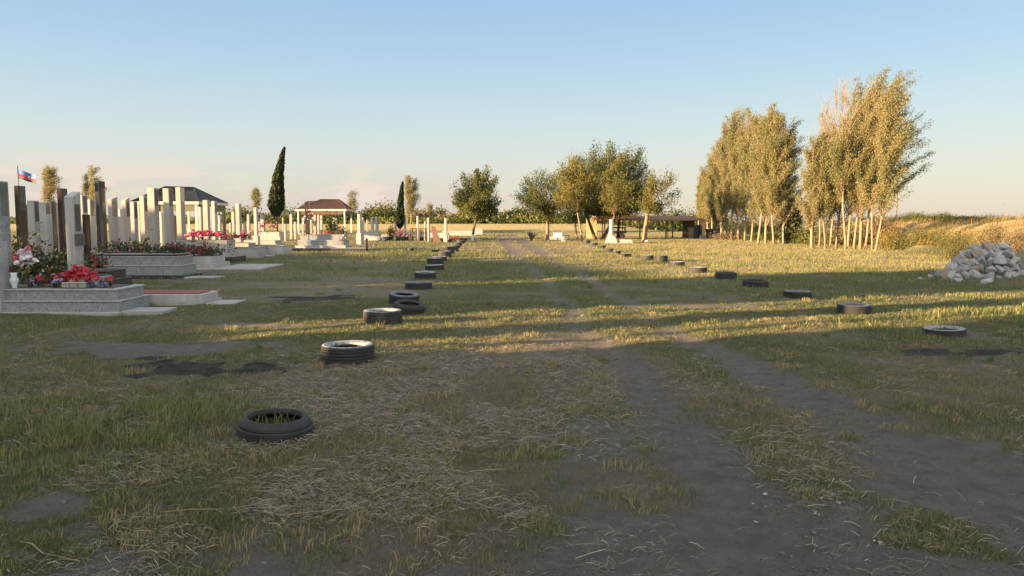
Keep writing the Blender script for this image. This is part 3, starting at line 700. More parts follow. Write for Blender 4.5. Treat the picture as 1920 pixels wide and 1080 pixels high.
tyre("black tyre with grey top between two sunlit strips, second in the right row", 1601, 592, 62, 16, 'rubbergrey', 'rubber', (0, 1), .02, 0, gr_)
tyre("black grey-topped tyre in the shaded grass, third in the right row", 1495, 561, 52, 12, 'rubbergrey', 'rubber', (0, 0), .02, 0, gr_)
tyre("blackish green tyre with a lumpy top, fourth in the right row", 1416, 540, 48, 13, 'rubber', 'rubber', (0, 2), .02, .3, gr_)
tyre("half brown, half black tyre, fifth in the right row", 1361, 524.5, 40, 12, 'rubberdustsun', 'rubberdustsun', (0, 0), .02, 0, gr_)
tyre("sunlit brown tyre, sixth in the right row", 1308, 511.5, 35, 11, 'rubberpale', 'rubberdustsun', (0, 0), .02, 0, gr_)
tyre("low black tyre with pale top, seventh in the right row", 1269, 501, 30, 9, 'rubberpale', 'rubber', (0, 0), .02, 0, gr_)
for lab, a in (("brown tyre, eighth in the right row", (1240, 492, 24, 9)), ("black tyre close beside the eighth of the right row", (1214, 489, 23, 7)),
               ("small dark tyre, tenth in the right row", (1175, 482.5, 18, 5)), ("half-buried dark tyre, eleventh in the right row", (1156, 477, 16, 5)),
               ("brownish tyre, twelfth in the right row", (1143, 472.5, 15, 4)), ("dusty tyre, thirteenth in the right row", (1128, 466.5, 15, 4)),
               ("dark tyre next to last in the right row", (1113, 461.5, 15, 5)), ("last tyre of the right row, near the dark tree trunks", (1100, 458, 14, 5))):
    tyre(lab, *a, top=random.choice(['rubbergrey', 'rubberpale']), side=random.choice(['rubber', 'rubberdustsun']), sink=.03, group=gr_)

# ------------------------------------------------------------------ graves
def grave(label, xr, yf, Lx, B, tiers, bed=None, slabs=(), xl=None, group="stepped grave plinths"):
    """tiers: (inset, z0, z1, material, cap?)"""
    xl = xr - Lx if xl is None else xl
    r = thing("grave", ((xl + xr) / 2, yf + B / 2, 0), label, "grave", group); ox, oy = (xl + xr) / 2, yf + B / 2
    for ins, z0, z1, mt, cap in tiers:
        x0, x1, y0, y1 = xl + ins - ox, xr - ins - ox, yf + ins - oy, yf + B - ins - oy
        zc = z1 - .03 if cap else z1
        kb = MB().box(x0, x1, y0, y1, z0, zc, 0).build("kerb", M[mt], r, .006)
        if cap:
            cmat = cap if isinstance(cap, str) else mt
            MB().box(x0 - .018, x1 + .018, y0 - .018, y1 + .018, zc, z1).build("capping_slab", M[cmat], kb, .005)
    if bed:
        ins, z1 = bed
        MB().box(xl + ins - ox, xr - ins - ox, yf + ins - oy, yf + B - ins - oy, z1 - .02, z1 + .012).build("planting_bed", M['soil'], r, .004)
    for (x0, x1, y0, y1, z0, z1) in slabs:
        MB().box(x0 - ox, x1 - ox, y0 - oy, y1 - oy, z0, z1).build("paving_slab", M['conc'], r, .008)
    GRAVE_RECTS.append((xl - .02, xr + .02, yf - .02, yf + B + .02))
    for (x0, x1, y0, y1, z0, z1) in slabs: GRAVE_RECTS.append((x0, x1, y0, y1))
    return r
p = G(224, 588)                                       # nearest plinth, front right corner on the ground
X1, Y1 = p.x, p.y
grave("long grey speckled granite plinth in two tiers, nearest the camera", X1, Y1, 3.3, 1.15,
      [(.0, -.1, .235, 'granite', 'granite2'), (.07, .235, .43, 'granite', 'granite2')], (.2, .43), [(X1 + .02, X1 + .75, Y1 + .02, Y1 + .62, -.05, .045), (X1 - 3.4, X1 + .05, Y1 - .16, Y1 - .012, -.05, .035)])
grave("low white kerbed plot with reddish gravel behind the nearest plinth", X1 + .95, Y1 + 1.35, 2.6, .95, [(0, -.05, .06, 'conc', 0), (.05, .06, .2, 'marble', 0)], None,
      [(X1 + 1.0, X1 + 1.55, Y1 + 1.3, Y1 + 2.0, -.05, .04)])


p2 = G(345, 523); X2, Y2 = p2.x, p2.y
grave("grey granite two-tier plinth with black lid on a dark base", X2, Y2, 2.9, 1.3,
      [(0, -.1, .1, 'dkgran', 0), (.12, .1, .38, 'granite', 'granite2'), (.2, .38, .62, 'granite', 'granite2'), (.26, .62, .70, 'dkgran', 'conc')], (.34, .70), [(X2 + .02, X2 + .95, Y2 - .05, Y2 + .55, -.06, .05)])
p3 = G(405, 505); X3, Y3 = p3.x, p3.y
grave("low white marble plinth in front of the red flower heap", X3, Y3, 2.3, 1.3, [(0, -.05, .2, 'marble', 0), (.12, .2, .42, 'marble', 0)], (.25, .42), [(X3 - 1.9, X3 + 1.65, Y3 - .5, Y3 - .02, -.05, .05), (X3 + .02, X3 + 1.65, Y3 - .02, Y3 + 2.2, -.05, .06)])
p4 = G(436, 494); X4, Y4 = p4.x, p4.y
grave("tall white stepped plinth carrying the red flower heap on black base", X4, Y4, 2.6, 1.5, [(0, -.05, .24, 'dkgran', 0), (.22, .24, .55, 'marble', 'marble'), (.3, .55, .86, 'marble', 'marble')], (.4, .86))
p5 = G(472, 481); X5, Y5 = p5.x, p5.y
grave("white plinth next behind the red flower heap, with small step", X5, Y5, 2.6, 1.4, [(0, -.05, .22, 'conc', 0), (.2, .22, .6, 'marble2', 'marble2')], (.35, .6), [(X5 + .05, X5 + .9, Y5 - .3, Y5 + .6, -.05, .05)])
p6 = G(520, 468); X6, Y6 = p6.x, p6.y
grave("wide low white plinth left of the sunlit weeds by the brown pavilion", X6, Y6, 2.8, 1.6, [(0, -.05, .3, 'conc', 0), (.15, .3, .5, 'marble2', 0)], None, [(X6 + .05, X6 + 1.6, Y6 - .1, Y6 + .3, -.05, .06)])
p7 = G(648, 471); X7, Y7 = p7.x, p7.y
grave("grey triple-tier plinth on a long black kerb, before the brown pavilion", X7, Y7, 2.65, 1.6, [(0, -.1, .3, 'granite2', 'granite2'), (.12, .3, .58, 'granite', 'granite2'), (.22, .58, .86, 'granite', 'granite2')], (.3, .86))
k = thing("kerb", ((X7 - .9), Y7 - .2, 0), "long low black kerb stone under the grey triple-tier plinth", "kerb")
MB().box(-1.8, 2.05, -.12, .12, -.1, .16).build("kerb_stone", M['dkgran'], k, .01); MB().box(-1.8, 2.05, -.115, .1, .162, .18).build("capping_slab", M['granite2'], k, .004)
p8 = G(528, 441); 
grave("white two-tier plinth beside the tall cypress trunk", G(525, 452).x, G(525, 452).y, 2.1, 1.4, [(0, -.05, .35, 'marble', 'marble'), (.1, .35, .7, 'marble', 'marble')], (.3, .7))
grave("pale stepped plinth with a sunlit pillar foot, right of the brown pavilion", G(712, 451).x, G(712, 451).y, 1.9, 1.3, [(0, -.05, .25, 'marble', 'marble'), (.08, .25, .5, 'marble', 'marble'), (.16, .5, .68, 'marble', 'marble')], (.3, .68))
grave("long white plinth below the leaning red board", G(842, 447).x, G(842, 447).y, 3.0, 1.3, [(0, -.05, .3, 'marble', 0), (.1, .3, .5, 'marble', 0)], (.3, .5))
grave("long plain grey plinth with a sunlit top, left of the leaning tree", G(888, 442).x, G(888, 442).y, 3.2, 1.5, [(0, -.05, .55, 'conc', 'marble2')])
grave("short grey block plinth directly behind the leaning tree", G(905, 441).x, G(905, 441).y, .95, 1.2, [(0, -.05, .75, 'conc', 'conc')])
grave("white grave box under the pale-barked tree", G(1058, 450).x, G(1058, 450).y, 1.5, 1.2, [(0, -.05, .3, 'marble', 'marble')])
grave("grey low plinth under the trees between white pillars", G(610, 447).x, G(610, 447).y, 2.0, 1.2, [(0, -.05, .4, 'conc', 'conc')], (.2, .4))
grave("low pale plinth in the sun left of the thin cypress", G(742, 446).x, G(742, 446).y, 1.7, 1.2, [(0, -.05, .3, 'marble2', 0)], (.2, .3))

def stele(desc, p0, p1, p2, yt, Hm, mt='marble', panel=1, slant=0.0, base=None, pm=None, name="gravestone"):
    k = ZA(yt, 1.0) - CZ
    Y = Hm if Hm > 8 else (Hm - CZ) / k
    top = ZA(yt, Y); x0, x1 = XA(p0, Y), XA(p1, Y); t = max(.1, x1 - x0)
    b = (p1 - 960) * Y / (p2 - 960) - Y if p2 > p1 else .35
    b = min(.75, max(.28, b))
    r = thing(name, (x1 - t / 2, Y + b / 2, 0), desc, "gravestone", "upright gravestones of the cemetery")
    mb = MB(); hb = 0 if not base else base
    zt0, zt1 = top - slant, top
    vs = [(-t / 2, -b / 2, -.1), (t / 2, -b / 2, -.1), (t / 2, b / 2, -.1), (-t / 2, b / 2, -.1), (-t / 2, -b / 2, zt0), (t / 2, -b / 2, zt0), (t / 2, b / 2, zt1), (-t / 2, b / 2, zt1)]
    mb.add(vs, [(0, 3, 2, 1), (4, 5, 6, 7), (0, 1, 5, 4), (1, 2, 6, 5), (2, 3, 7, 6), (3, 0, 4, 7)])
    sl = mb.build("slab", M[mt], r, .008)
    if panel:
        ph = {1: (.30, .72), 2: (.12, .55), 3: (.05, .6)}[panel]
        pmat = pm or ('panel' if mt != 'dkgran' else 'panelg')
        MB().box(t / 2 - .004, t / 2 + .008, -b * .34, b * .34, zt0 - ph[1] , zt0 - ph[0] * .5).build("portrait_panel", M[pmat], sl, .003)
    if base:
        MB().box(-t / 2 - .06, t / 2 + .06, -b / 2 - .06, b / 2 + .06, -.1, base).build("base_block", M[mt], r, .01)
    GRAVE_RECTS.append((x0 - .05, x1 + .05, Y - .05, Y + b + .05))
    return r, x1, Y, b
STE = [
 ("dark grey granite gravestone with green-grey panel, cut by the left picture edge", -18, 0, 17, 339, 13.62, 'granite', 3, 0, None, 'panelg'),
 ("thick grey gravestone foot, squat stub in front of the picture edge slab", -30, -8, 1, 452, 13.5, 'granite2', 0),
 ("dark brown polished gravestone under the flag", 30, 37, 51, 348, 2.45, 'brown', 3),
 ("brown stub gravestone just right of the flag stone, half its height", 45, 50, 57, 384, 2.2, 'brown', 2),
 ("pale grey gravestone right of the flag stone, with a dark side panel", 52, 64, 71, 376, 2.2, 'marble', 3),
 ("light gravestone behind the distant golden poplar", 73, 86, 95, 379, 2.2, 'marble', 3),
 ("slim black gravestone with one sunlit strip beside it", 94, 98, 103, 377, 2.3, 'dkgran', 0),
 ("narrow cream gravestone lit by sun between two dark ones", 99, 104, 108, 380, 2.3, 'marble2', 0),
 ("wide dark brown gravestone left of the tall white foreground one", 109, 118, 128, 353, 2.5, 'brown', 2),
 ("tall white gravestone standing among red flowers, with two dark inset panels", 122, 138, 153, 358, 16.2, 'marble', 1, .12),
 ("pale green-grey gravestone half hidden by the tall white one", 150, 156, 166, 366, 2.5, 'granite2', 3),
 ("white gravestone seen between the tall white one and the black one", 165, 170, 180, 374, 2.4, 'marble', 3),
 ("tall black gravestone whose side shows grey frame and brown panel", 180, 188, 200, 339, 22.6, 'dkgran', 3, 0, None, 'brown'),
 ("small pale gravestone with pointed top right of the black one", 203, 211, 222, 368, 25.5, 'marble2', 2, .1),
 ("pale gravestone with sunlit edge and sloping top, second right of the black one", 229, 237, 245, 369, 26.5, 'marble2', 2, .12),
 ("plain light grey gravestone in front of the green pavilion's left eave", 244, 252, 258, 378, 2.3, 'granite2', 3),
 ("short sunlit gravestone beneath the left slope of the green pavilion", 263, 271, 277, 367, 2.5, 'marble2', 2),
 ("broad cream gravestone with dark portrait, left one of three before the green roof", 278, 291, 299, 352, 24.3, 'marble2', 2, 0, .75),
 ("cream gravestone in the middle of three before the green roof", 307, 318, 326, 353, 27.2, 'marble2', 3, 0, None, 'valance'),
 ("cream gravestone on the right of three before the green roof", 331, 340, 348, 351, 31.8, 'marble2', 3, 0, None, 'fascia'),
 ("thin pale gravestone under the green pavilion's eave", 372, 377, 380, 388, 2.3, 'marble2', 0),
 ("pinkish gravestone with ornate top at the green pavilion's corner", 381, 390, 393, 375, 2.5, 'marble2', 0),
 ("slim white gravestone right of the ornate pinkish one", 393, 396, 398, 387, 2.4, 'marble', 0),
 ("white gravestone before the dark side of the green pavilion", 397, 403, 408, 377, 2.5, 'marble', 2),
 ("small pale gravestone right of the green pavilion", 434, 439, 441, 397, 2.2, 'marble2', 0),
 ("cream gravestone with white lower half, right of the green pavilion", 442, 449, 453, 382, 2.4, 'marble2', 0, 0, .9),
 ("thin cream gravestone between two larger ones, left of the cypress", 463, 467, 468, 402, 2.0, 'marble2', 0),
 ("tall thin white gravestone with roses at its foot, left of the cypress", 476, 481, 482, 389, 2.3, 'marble', 0, 0, .8),
 ("small grey gravestone in the shade left of the cypress trunk", 488, 494, 497, 402, 62, 'granite2', 2),
 ("white post-like gravestone just right of the cypress", 543, 547, 548, 402, 66, 'marble', 0),
 ("thin distant gravestone left of the brown pavilion", 529, 531, 532, 408, 72, 'marble2', 0),
 ("brown gravestone standing tall before the brown pavilion's roof", 572, 579, 581, 378, 2.7, 'brown', 0),
 ("pair gravestone, left, below the brown pavilion eave", 566, 569, 570, 409, 66, 'marble2', 0),
 ("sunlit gravestone in the middle under the brown pavilion", 588, 592, 594, 403, 64, 'marble2', 0),
 ("narrow pink gravestone under the brown pavilion", 595, 598, 599, 403, 70, 'marble2', 0),
 ("sunlit gravestone right of the narrow pink one under the brown pavilion", 600, 604, 605, 404, 68, 'marble2', 0),
 ("short gravestone at the right of the brown pavilion's floor", 623, 627, 629, 408, 66, 'marble2', 0),
 ("second short gravestone at the right of the brown pavilion's floor", 628, 631, 632, 409, 70, 'marble2', 0),
 ("white pillar gravestone on the sunlit pillar foot right of the brown pavilion", 670, 675, 679, 401, 52, 'marble', 0, 0, .75),
 ("small gravestone right behind the white pillar one", 679, 681, 682, 408, 60, 'marble2', 0),
 ("grey gravestone in a close pair before the pale bushes, left one", 695, 699, 701, 407, 62, 'granite2', 2),
 ("grey gravestone in a close pair before the pale bushes, right one", 704, 707, 711, 407, 64, 'granite2', 2),
 ("pale gravestone just left of the thin cypress", 740, 743, 744, 409, 64, 'marble2', 0, 0, .4),
 ("pale gravestone just right of the thin cypress", 757, 760, 762, 408, 62, 'marble', 0, 0, .4),
 ("white gravestone beside the black railing", 781, 784, 785, 405, 60, 'marble', 0),
 ("short lit gravestone in front of the black railing", 795, 798, 799, 415, 60, 'marble2', 0),
 ("grey gravestone with sunlit edge left of the red board", 801, 804, 808, 408, 58, 'granite2', 2),
 ("white gravestone at the right end of the long white plinth", 833, 837, 839, 409, 57, 'marble', 0, 0, .55),
 ("small distant gravestone in the dry field", 687, 689, 690, 412, 76, 'marble2', 0),
]
STE += [
 ("slim grey gravestone half hidden behind the brown stub", 58, 61, 66, 390, 2.2, 'granite2', 2),
 ("low pale gravestone below the black sunlit-strip one", 84, 88, 92, 402, 24, 'marble', 0),
 ("dark low gravestone behind the dark green bush", 112, 120, 127, 414, 22, 'dkgran', 0),
 ("dark red-brown gravestone between tall white and white neighbour", 154, 160, 166, 402, 23.5, 'brown', 0),
 ("thin white gravestone close right of the pointed-top stone", 222, 226, 229, 392, 30, 'marble', 0),
 ("slim cream gravestone between the sloping-top stone and the plain grey one", 258, 262, 264, 384, 36, 'marble2', 0),
 ("short white gravestone left of the broad cream one", 268, 273, 277, 408, 33, 'marble', 2),
 ("thin white gravestone in the first gap of the three cream stones", 300, 303, 306, 398, 38, 'marble', 0),
 ("low dark gravestone in the second gap of the three cream stones", 326, 329, 331, 404, 40, 'brown', 0),
 ("low white box-like gravestone right of the three cream stones", 350, 358, 365, 430, 38, 'marble', 2),
 ("second low white box-like gravestone, beside the thin pale one", 364, 370, 375, 432, 41, 'marble', 2),
 ("short cream gravestone left of the ornate pinkish one", 376, 379, 381, 410, 44, 'marble2', 0),
 ("small white gravestone under the green pavilion's right eave", 409, 412, 415, 404, 46, 'marble', 0),
 ("dark thin gravestone at the green pavilion's right post", 417, 420, 422, 396, 47, 'brown', 0),
 ("low pale gravestone left of the cream one with the white lower half", 429, 432, 434, 418, 50, 'marble', 0),
 ("low cream gravestone between thin stones left of the cypress", 456, 459, 461, 416, 54, 'marble2', 0),
 ("short pale gravestone behind the roses left of the cypress", 484, 487, 489, 416, 66, 'marble', 0),
 ("low white gravestone right of the cypress trunk", 532, 535, 537, 420, 60, 'marble', 0),
 ("short white gravestone left of the brown pavilion's left post", 551, 554, 556, 416, 66, 'marble', 0),
 ("thin white gravestone behind the dry lilies", 582, 584, 586, 412, 70, 'marble', 0),
]
SP = []
for s in STE:
    r, x1, Y, b = stele(*s); SP.append((s, x1, Y, b))
# second panel of the tall white stone, low plinths at the feet of the stones of the left block
st = [o for o in bpy.data.objects if o.get("label", "").startswith("tall white gravestone standing")][0]
MB().box(.13, .142, -.2, .16, 1.12, 1.36).build("name_plate", M['panel'], st, .003)
shade = {'marble': 'white', 'marble2': 'cream', 'granite': 'dark grey', 'granite2': 'grey', 'brown': 'brown', 'dkgran': 'black'}
fp = {2: "low plinth at the foot of the brown flag stone", 4: "low white plinth right of the flag stone's foot", 5: "low white plinth below the distant golden poplar",             21: "pink stone plinth under the ornate pinkish stone", 23: "white plinth before the green pavilion's dark side", 25: "white plinth right of the green pavilion"}
for i, lab in fp.items():
    s, x1, Y, b = SP[i]
    if i == 2: mt = 'dkgran'
    else: mt = random.choice(['marble', 'granite2', 'conc'])
    grave(lab, x1 + 2.2, Y - .35, 2.15, 1.15, [(0, -.05, .25, mt, 0), (.1, .25, .45, mt, mt)], (.25, .45))
p9 = G(160, 514)
gb = thing("flower_box", (XA(170, 17.0), 17.0, 0), "small grey stone flower box right of the tall white gravestone", "planter")
MB().box(-.28, .28, -.25, .25, -.05, .42).build("box_body", M['granite'], gb, .01); MB().box(-.22, .22, -.19, .19, .421, .45).build("planting_bed", M['soil'], gb)
# red gravel in the white kerbed plot
rg = thing("gravel_bed", (X1 - .3, Y1 + 1.83, .2), "flat bed of reddish gravel inside the white kerbed plot", "gravel bed")
M['redgravel'] = plain('red_gravel', (.30, .10, .10), (.2, .07, .07), .9, 30, .6, 60)
MB().box(-1.0, 1.1, -.3, .3, .001, .025).build("gravel_layer", M['redgravel'], rg, .008)

# ------------------------------------------------------------------ flowers and rose bushes on the graves
zt = .44
bouquet("large white artificial bouquet behind the white vase on the nearest plinth", XA(42, Y1 + .3), Y1 + .3, zt + .1, .36, .62, [('white', .85), ('pink', .15)], 34, .085, True, None, d=.25, dome=.3)
bouquet("white china vase with dark red bloom at the plinth's left corner", XA(20, Y1 + .12), Y1 + .12, zt, .13, .16, [('wine', 1)], 4, .035, True, (.075, .28), "flower_vase", d=.1)
bouquet("heap of bright red flowers at the foot of the tall white gravestone", XA(143, Y1 + .36), Y1 + .36, zt + .03, .62, .36, [('red', .85), ('coral', .3)], 60, .075, True, d=.35)
bouquet("lilac flower with dark eye nearest the white bouquet", XA(50, Y1 + .22), Y1 + .22, zt, .1, .16, [('purple', 1)], 3, .072, True, d=.05)
bouquet("dark red flowers between the two left lilac flowers", XA(72, Y1 + .35), Y1 + .35, zt, .26, .23, [('wine', .7), ('coral', .3)], 14, .07, True, d=.2)
bouquet("lilac flower beside the coral blooms, middle of the plinth", XA(98, Y1 + .22), Y1 + .22, zt, .13, .16, [('purple', 1)], 4, .072, True, d=.05)
bouquet("coral and wine flowers left of the red heap", XA(105, Y1 + .5), Y1 + .5, zt, .34, .27, [('coral', .4), ('wine', .5), ('purple', .1)], 20, .065, True, d=.25)
bouquet("lilac flowers at the right end of the red heap", XA(166, Y1 + .2), Y1 + .2, zt, .1, .14, [('purple', 1)], 4, .072, True, d=.05)
bouquet("single lilac flower at the right end of the nearest plinth", XA(187, Y1 + .24), Y1 + .24, zt, .08, .16, [('purple', 1)], 3, .07, True, d=.05)
bouquet("small coral flowers on the right corner of the nearest plinth", XA(201, Y1 + .35), Y1 + .35, zt, .16, .22, [('coral', .6), ('red', .4)], 6, .065, True, d=.12)
for i, px in enumerate((119, 134, 150)):
    g9 = thing("planter_pot", (XA(px, Y1 + .18), Y1 + .18, zt + .0), ("cream plastic trough on the left under the red flower heap", "cream plastic trough in the middle under the red flower heap", "cream plastic trough on the right under the red flower heap")[i], "planter", "cream troughs on the nearest plinth")
    MB().box(-.065, .065, -.05, .05, .004, .085).build("trough", M['marble2'], g9, .008); MB().box(-.072, .072, -.057, .057, .086, .098).build("rim", M['fascia'], g9, .003)
bouquet("white cup vase with mixed flowers by the grey plinth's left end", XA(188, 20.6), 20.6, .12, .4, .5, [('wine', .5), ('red', .3), ('purple', .3)], 12, .05, True, (.09, .2), "flower_vase")
bouquet("red heap of flowers spread on the tall white stepped plinth", X4 - 1.2, Y4 + .55, .87, 1.7, .36, [('red', .5), ('pink', .3), ('wine', .3)], 90, .1, True, d=.7, dome=.4)
bouquet("wine-red flowers at the right end of the white stepped plinth", X4 + .1, Y4 + .9, .86, .6, .28, [('wine', .8), ('red', .2)], 24, .09, True, d=.5)
bush("rose bush with red and pale blooms on the low white marble plinth", X3 - .75, Y3 + .5, 1.5, .5, 'rosebush', 620, .055, "rose_bush", "rose bush", "rose bushes on the graves", z0=.42, flowers=('red', 22, .09))
bush("rose bush with dry leaves along the black-lidded plinth", X2 - .55, Y2 + .6, 1.4, .36, 'rosebush', 480, .05, "rose_bush", "rose bush", "rose bushes on the graves", z0=.7, flowers=('wine', 20, .08))
bush("rose bush below the pointed-top gravestone", X2 - 2.0, Y2 + .8, 1.3, .42, 'rosebush', 430, .055, "rose_bush", "rose bush", "rose bushes on the graves", z0=.7, flowers=('pink', 16, .07))
bush("yellowing rose bush at the foot of the left cream gravestone", XA(272, 22.5), 22.5, .55, 1.2, 'treey', 700, .06, "rose_bush", "rose bush", "rose bushes on the graves", flowers=('coral', 4, .06))
bush("large dark green bush between the white bouquet and the tall white gravestone", XA(95, 16.6), 16.6, 1.0, 1.15, 'rosebush', 4600, .055, "rose_bush", "rose bush", "rose bushes on the graves", flowers=('white', 7, .06))
bush("dark bush in front of the brown flag stone", XA(40, 16.5), 16.5, .75, 1.55, 'rosebush', 3000, .05, "rose_bush", "rose bush", "rose bushes on the graves", flowers=('pink', 10, .08))
bush("grey leafless shrub and weeds behind the white bouquet", XA(66, 15.8), 15.8, .7, .8, 'rosebush', 700, .045, "rose_bush", "rose bush", "rose bushes on the graves", flowers=('white', 8, .04))
bush("thin rose bush left of the tall black gravestone", XA(172, 19.5), 19.5, .6, 1.1, 'rosebush', 500, .05, "rose_bush", "rose bush", "rose bushes on the graves", flowers=('coral', 16, .11))
bouquet("pink flowers beside the brown stub gravestone", XA(42, 16.0), 16.0, .75, .4, .25, [('pink', .6), ('wine', .6)], 16, .06)
bouquet("bright pink bloom above the dark bush", XA(58, 16.3), 16.3, .95, .12, .22, [('pink', 1)], 3, .06)
bouquet("purple and wine flowers under the green pavilion's corner", XA(398, 40), 40, .45, 1.0, .8, [('purple', .4), ('wine', .6)], 34, .09)
bouquet("dark red flowers on the white plinth left of the cypress", XA(500, 56), 56, .7, 1.7, .95, [('wine', 1)], 44, .1)
bouquet("pink roses at the thin white gravestone's foot", XA(478, 50), 50, .6, .9, .5, [('pink', .8)], 24, .09)
bouquet("red flowers on the grey plinth under the brown pavilion", XA(612, 60), 60, .45, .8, .35, [('red', 1)], 16, .1)
bouquet("white vase of dry lilies at the left of the grey triple-tier plinth", XA(577, Y7 - .1), Y7 - .0, .32, .75, 1.5, [('white', .5), ('wine', .2)], 20, .08, True, (.12, .36), "flower_vase", d=.3, dome=.2)
bouquet("dry bouquet at the right of the grey triple-tier plinth", XA(640, Y7 - .1), Y7 + .05, .32, .6, .62, [('white', .5)], 12, .06, True, None)
bouquet("white bouquet on the pale stepped plinth right of the brown pavilion", XA(716, 53), 53, .1, .8, .5, [('white', 1)], 16, .09)
bouquet("pink wreath at the foot of the thin cypress", XA(750, 60), 60, .1, 1.2, .9, [('pink', .5), ('wine', .5)], 40, .1)
bouquet("lilac and pink flowers right of the thin cypress", XA(766, 60), 60, .3, .7, .5, [('purple', .6), ('pink', .4)], 18, .1)
bouquet("pink and red flowers at the end of the long white plinth", XA(852, 57), 57, .0, 1.0, .5, [('pink', .5), ('coral', .5)], 26, .1)
bush("dark shrub under the brown pavilion", XA(619, 64), 64, 1.2, 2.6, 'bush', 900, .09, group="shrubs among the far graves")
bush("brown shrub at the brown pavilion's right post", XA(637, 62), 62, 1.0, 1.5, 'bushr', 600, .08, group="shrubs among the far graves")
bush("olive shrub among graves left of the thin cypress", XA(736, 68), 68, .9, 1.5, 'bushy', 500, .09, group="shrubs among the far graves")
bush("brown shrub at the green pavilion's right side", XA(425, 48), 48, 1.4, 1.3, 'bushr', 700, .08, group="shrubs among the far graves")

# railings and the leaning board
for i, (a, b_, lab) in enumerate(((769, 780, "black iron grave railing left of the white gravestone"), (786, 797, "black iron grave railing right of the white gravestone"))):
    Y = 60; x0, x1 = XA(a, Y), XA(b_, Y); r = thing("railing", (x0, Y, 0), lab, "railing", "black iron grave railings"); w = x1 - x0
    for xx in (0, w): 
        for yy in (0, 1.2): MB().tube([(xx, yy, -.05), (xx, yy, 1.0)], .035, 6).build("post", M['iron'], r)
    for yy in (0, 1.2):
        for zz in (.95, .6, .3): MB().tube([(0, yy, zz), (w, yy, zz)], .022, 6).build("rail", M['iron'], r)
r = thing("board", (XA(815, 58), 58, 0), "reddish board leaning backwards among the far graves", "board")
MB().add([(-.1, -.05, 0), (.45, -.05, 0), (.0, -.05, 1.15), (-.28, -.05, 1.2), (-.1, .05, 0), (.45, .05, 0), (.0, .05, 1.15), (-.28, .05, 1.2)], [(0, 1, 2, 3), (7, 6, 5, 4), (0, 4, 5, 1), (1, 5, 6, 2), (2, 6, 7, 3), (3, 7, 4, 0)]).build("panel", M['valbr'], r, .008)
MB().tube([(.3, .6, 0), (-.1, .1, .9)], .03, 6).build("prop", M['wood'], r)
pp = G(688, 472)
r = thing("post", (pp.x, pp.y, h1(pp.x, pp.y)), "short dark post at the right end of the black kerb", "post")
MB().tube([(0, 0, -.1), (0, 0, .66)], [.06, .05], 8).build("shaft", M['iron'], r, smooth=True); MB().lathe([(.07, .66), (.07, .7), (.01, .72)], 8).build("cap", M['iron'], r)

# ------------------------------------------------------------------ flag
fx, fy = XA(38, 22), 22.0; ztop = ZA(313, fy)
r = thing("flagpole", (fx, fy, 0), "thin grey flagpole flying a blue, red and green flag with white crescent", "flagpole")
MB().tube([(0, 0, -.1), (0, 0, ztop)], [.022, .014], 8).build("pole", M['metal'], r, smooth=True); MB().lathe([(.001, ztop - .01), (.025, ztop + .015), (.001, ztop + .05)], 8).build("finial", M['metal'], r, smooth=True)
def flagpt(u, v):                                    # u along 0..1, v down 0..1
    L_, Hh = .50, .27
    return Vector((.02 + u * L_, -.05 * math.sin(u * 7) * u ** .5, ztop - .06 - v * Hh * (1 - .12 * u) - .20 * u ** 1.2 + .01 * math.sin(u * 9)))
mb = MB(); nu, nv = 18, 9
for lay in (0, .006):
    b0 = [flagpt(i / nu, j / nv) + Vector((0, lay, 0)) for j in range(nv + 1) for i in range(nu + 1)]
    for j in range(nv):
        for i in range(nu):
            a = j * (nu + 1) + i; qd = [b0[a], b0[a + 1], b0[a + nu + 2], b0[a + nu + 1]]
            mb.add(qd, [(0, 1, 2, 3)], 0 if j < 4 else 1 if j < 7 else 2)
fl = mb.build("flag", [M['fblue'], M['fred'], M['fgreen']], r)
mb = MB(); cu, cv = .60, .5
def onflag(dx, dz, dy): 
    q = flagpt(cu + dx / .5, cv - dz / .27); return (q.x, q.y + dy, q.z)
out = [(math.cos(R(a)) * .042, math.sin(R(a)) * .042) for a in range(45, 316, 15)]; inn = [(.014 + math.cos(R(a)) * .033, math.sin(R(a)) * .033) for a in range(55, 306, 14)]
for dy in (-.006, .012):
    m_ = min(len(out), len(inn))
    for i in range(m_ - 1):
        mb.add([onflag(*out[i], dy), onflag(*out[i + 1], dy), onflag(*inn[i + 1], dy), onflag(*inn[i], dy)], [(0, 1, 2, 3)])
mb.build("crescent", M['fwhite'], fl)
mb = MB()
for dy in (-.006, .012):
    ring = [onflag(.055 + math.cos(R(22.5 * i)) * (.022 if i % 2 == 0 else .011), math.sin(R(22.5 * i)) * (.022 if i % 2 == 0 else .011), dy) for i in range(16)]
    c_ = onflag(.055, 0, dy); mb.add([c_] + ring, [(0, 1 + i, 1 + (i + 1) % 16) for i in range(16)])
mb.build("star", M['fwhite'], fl)

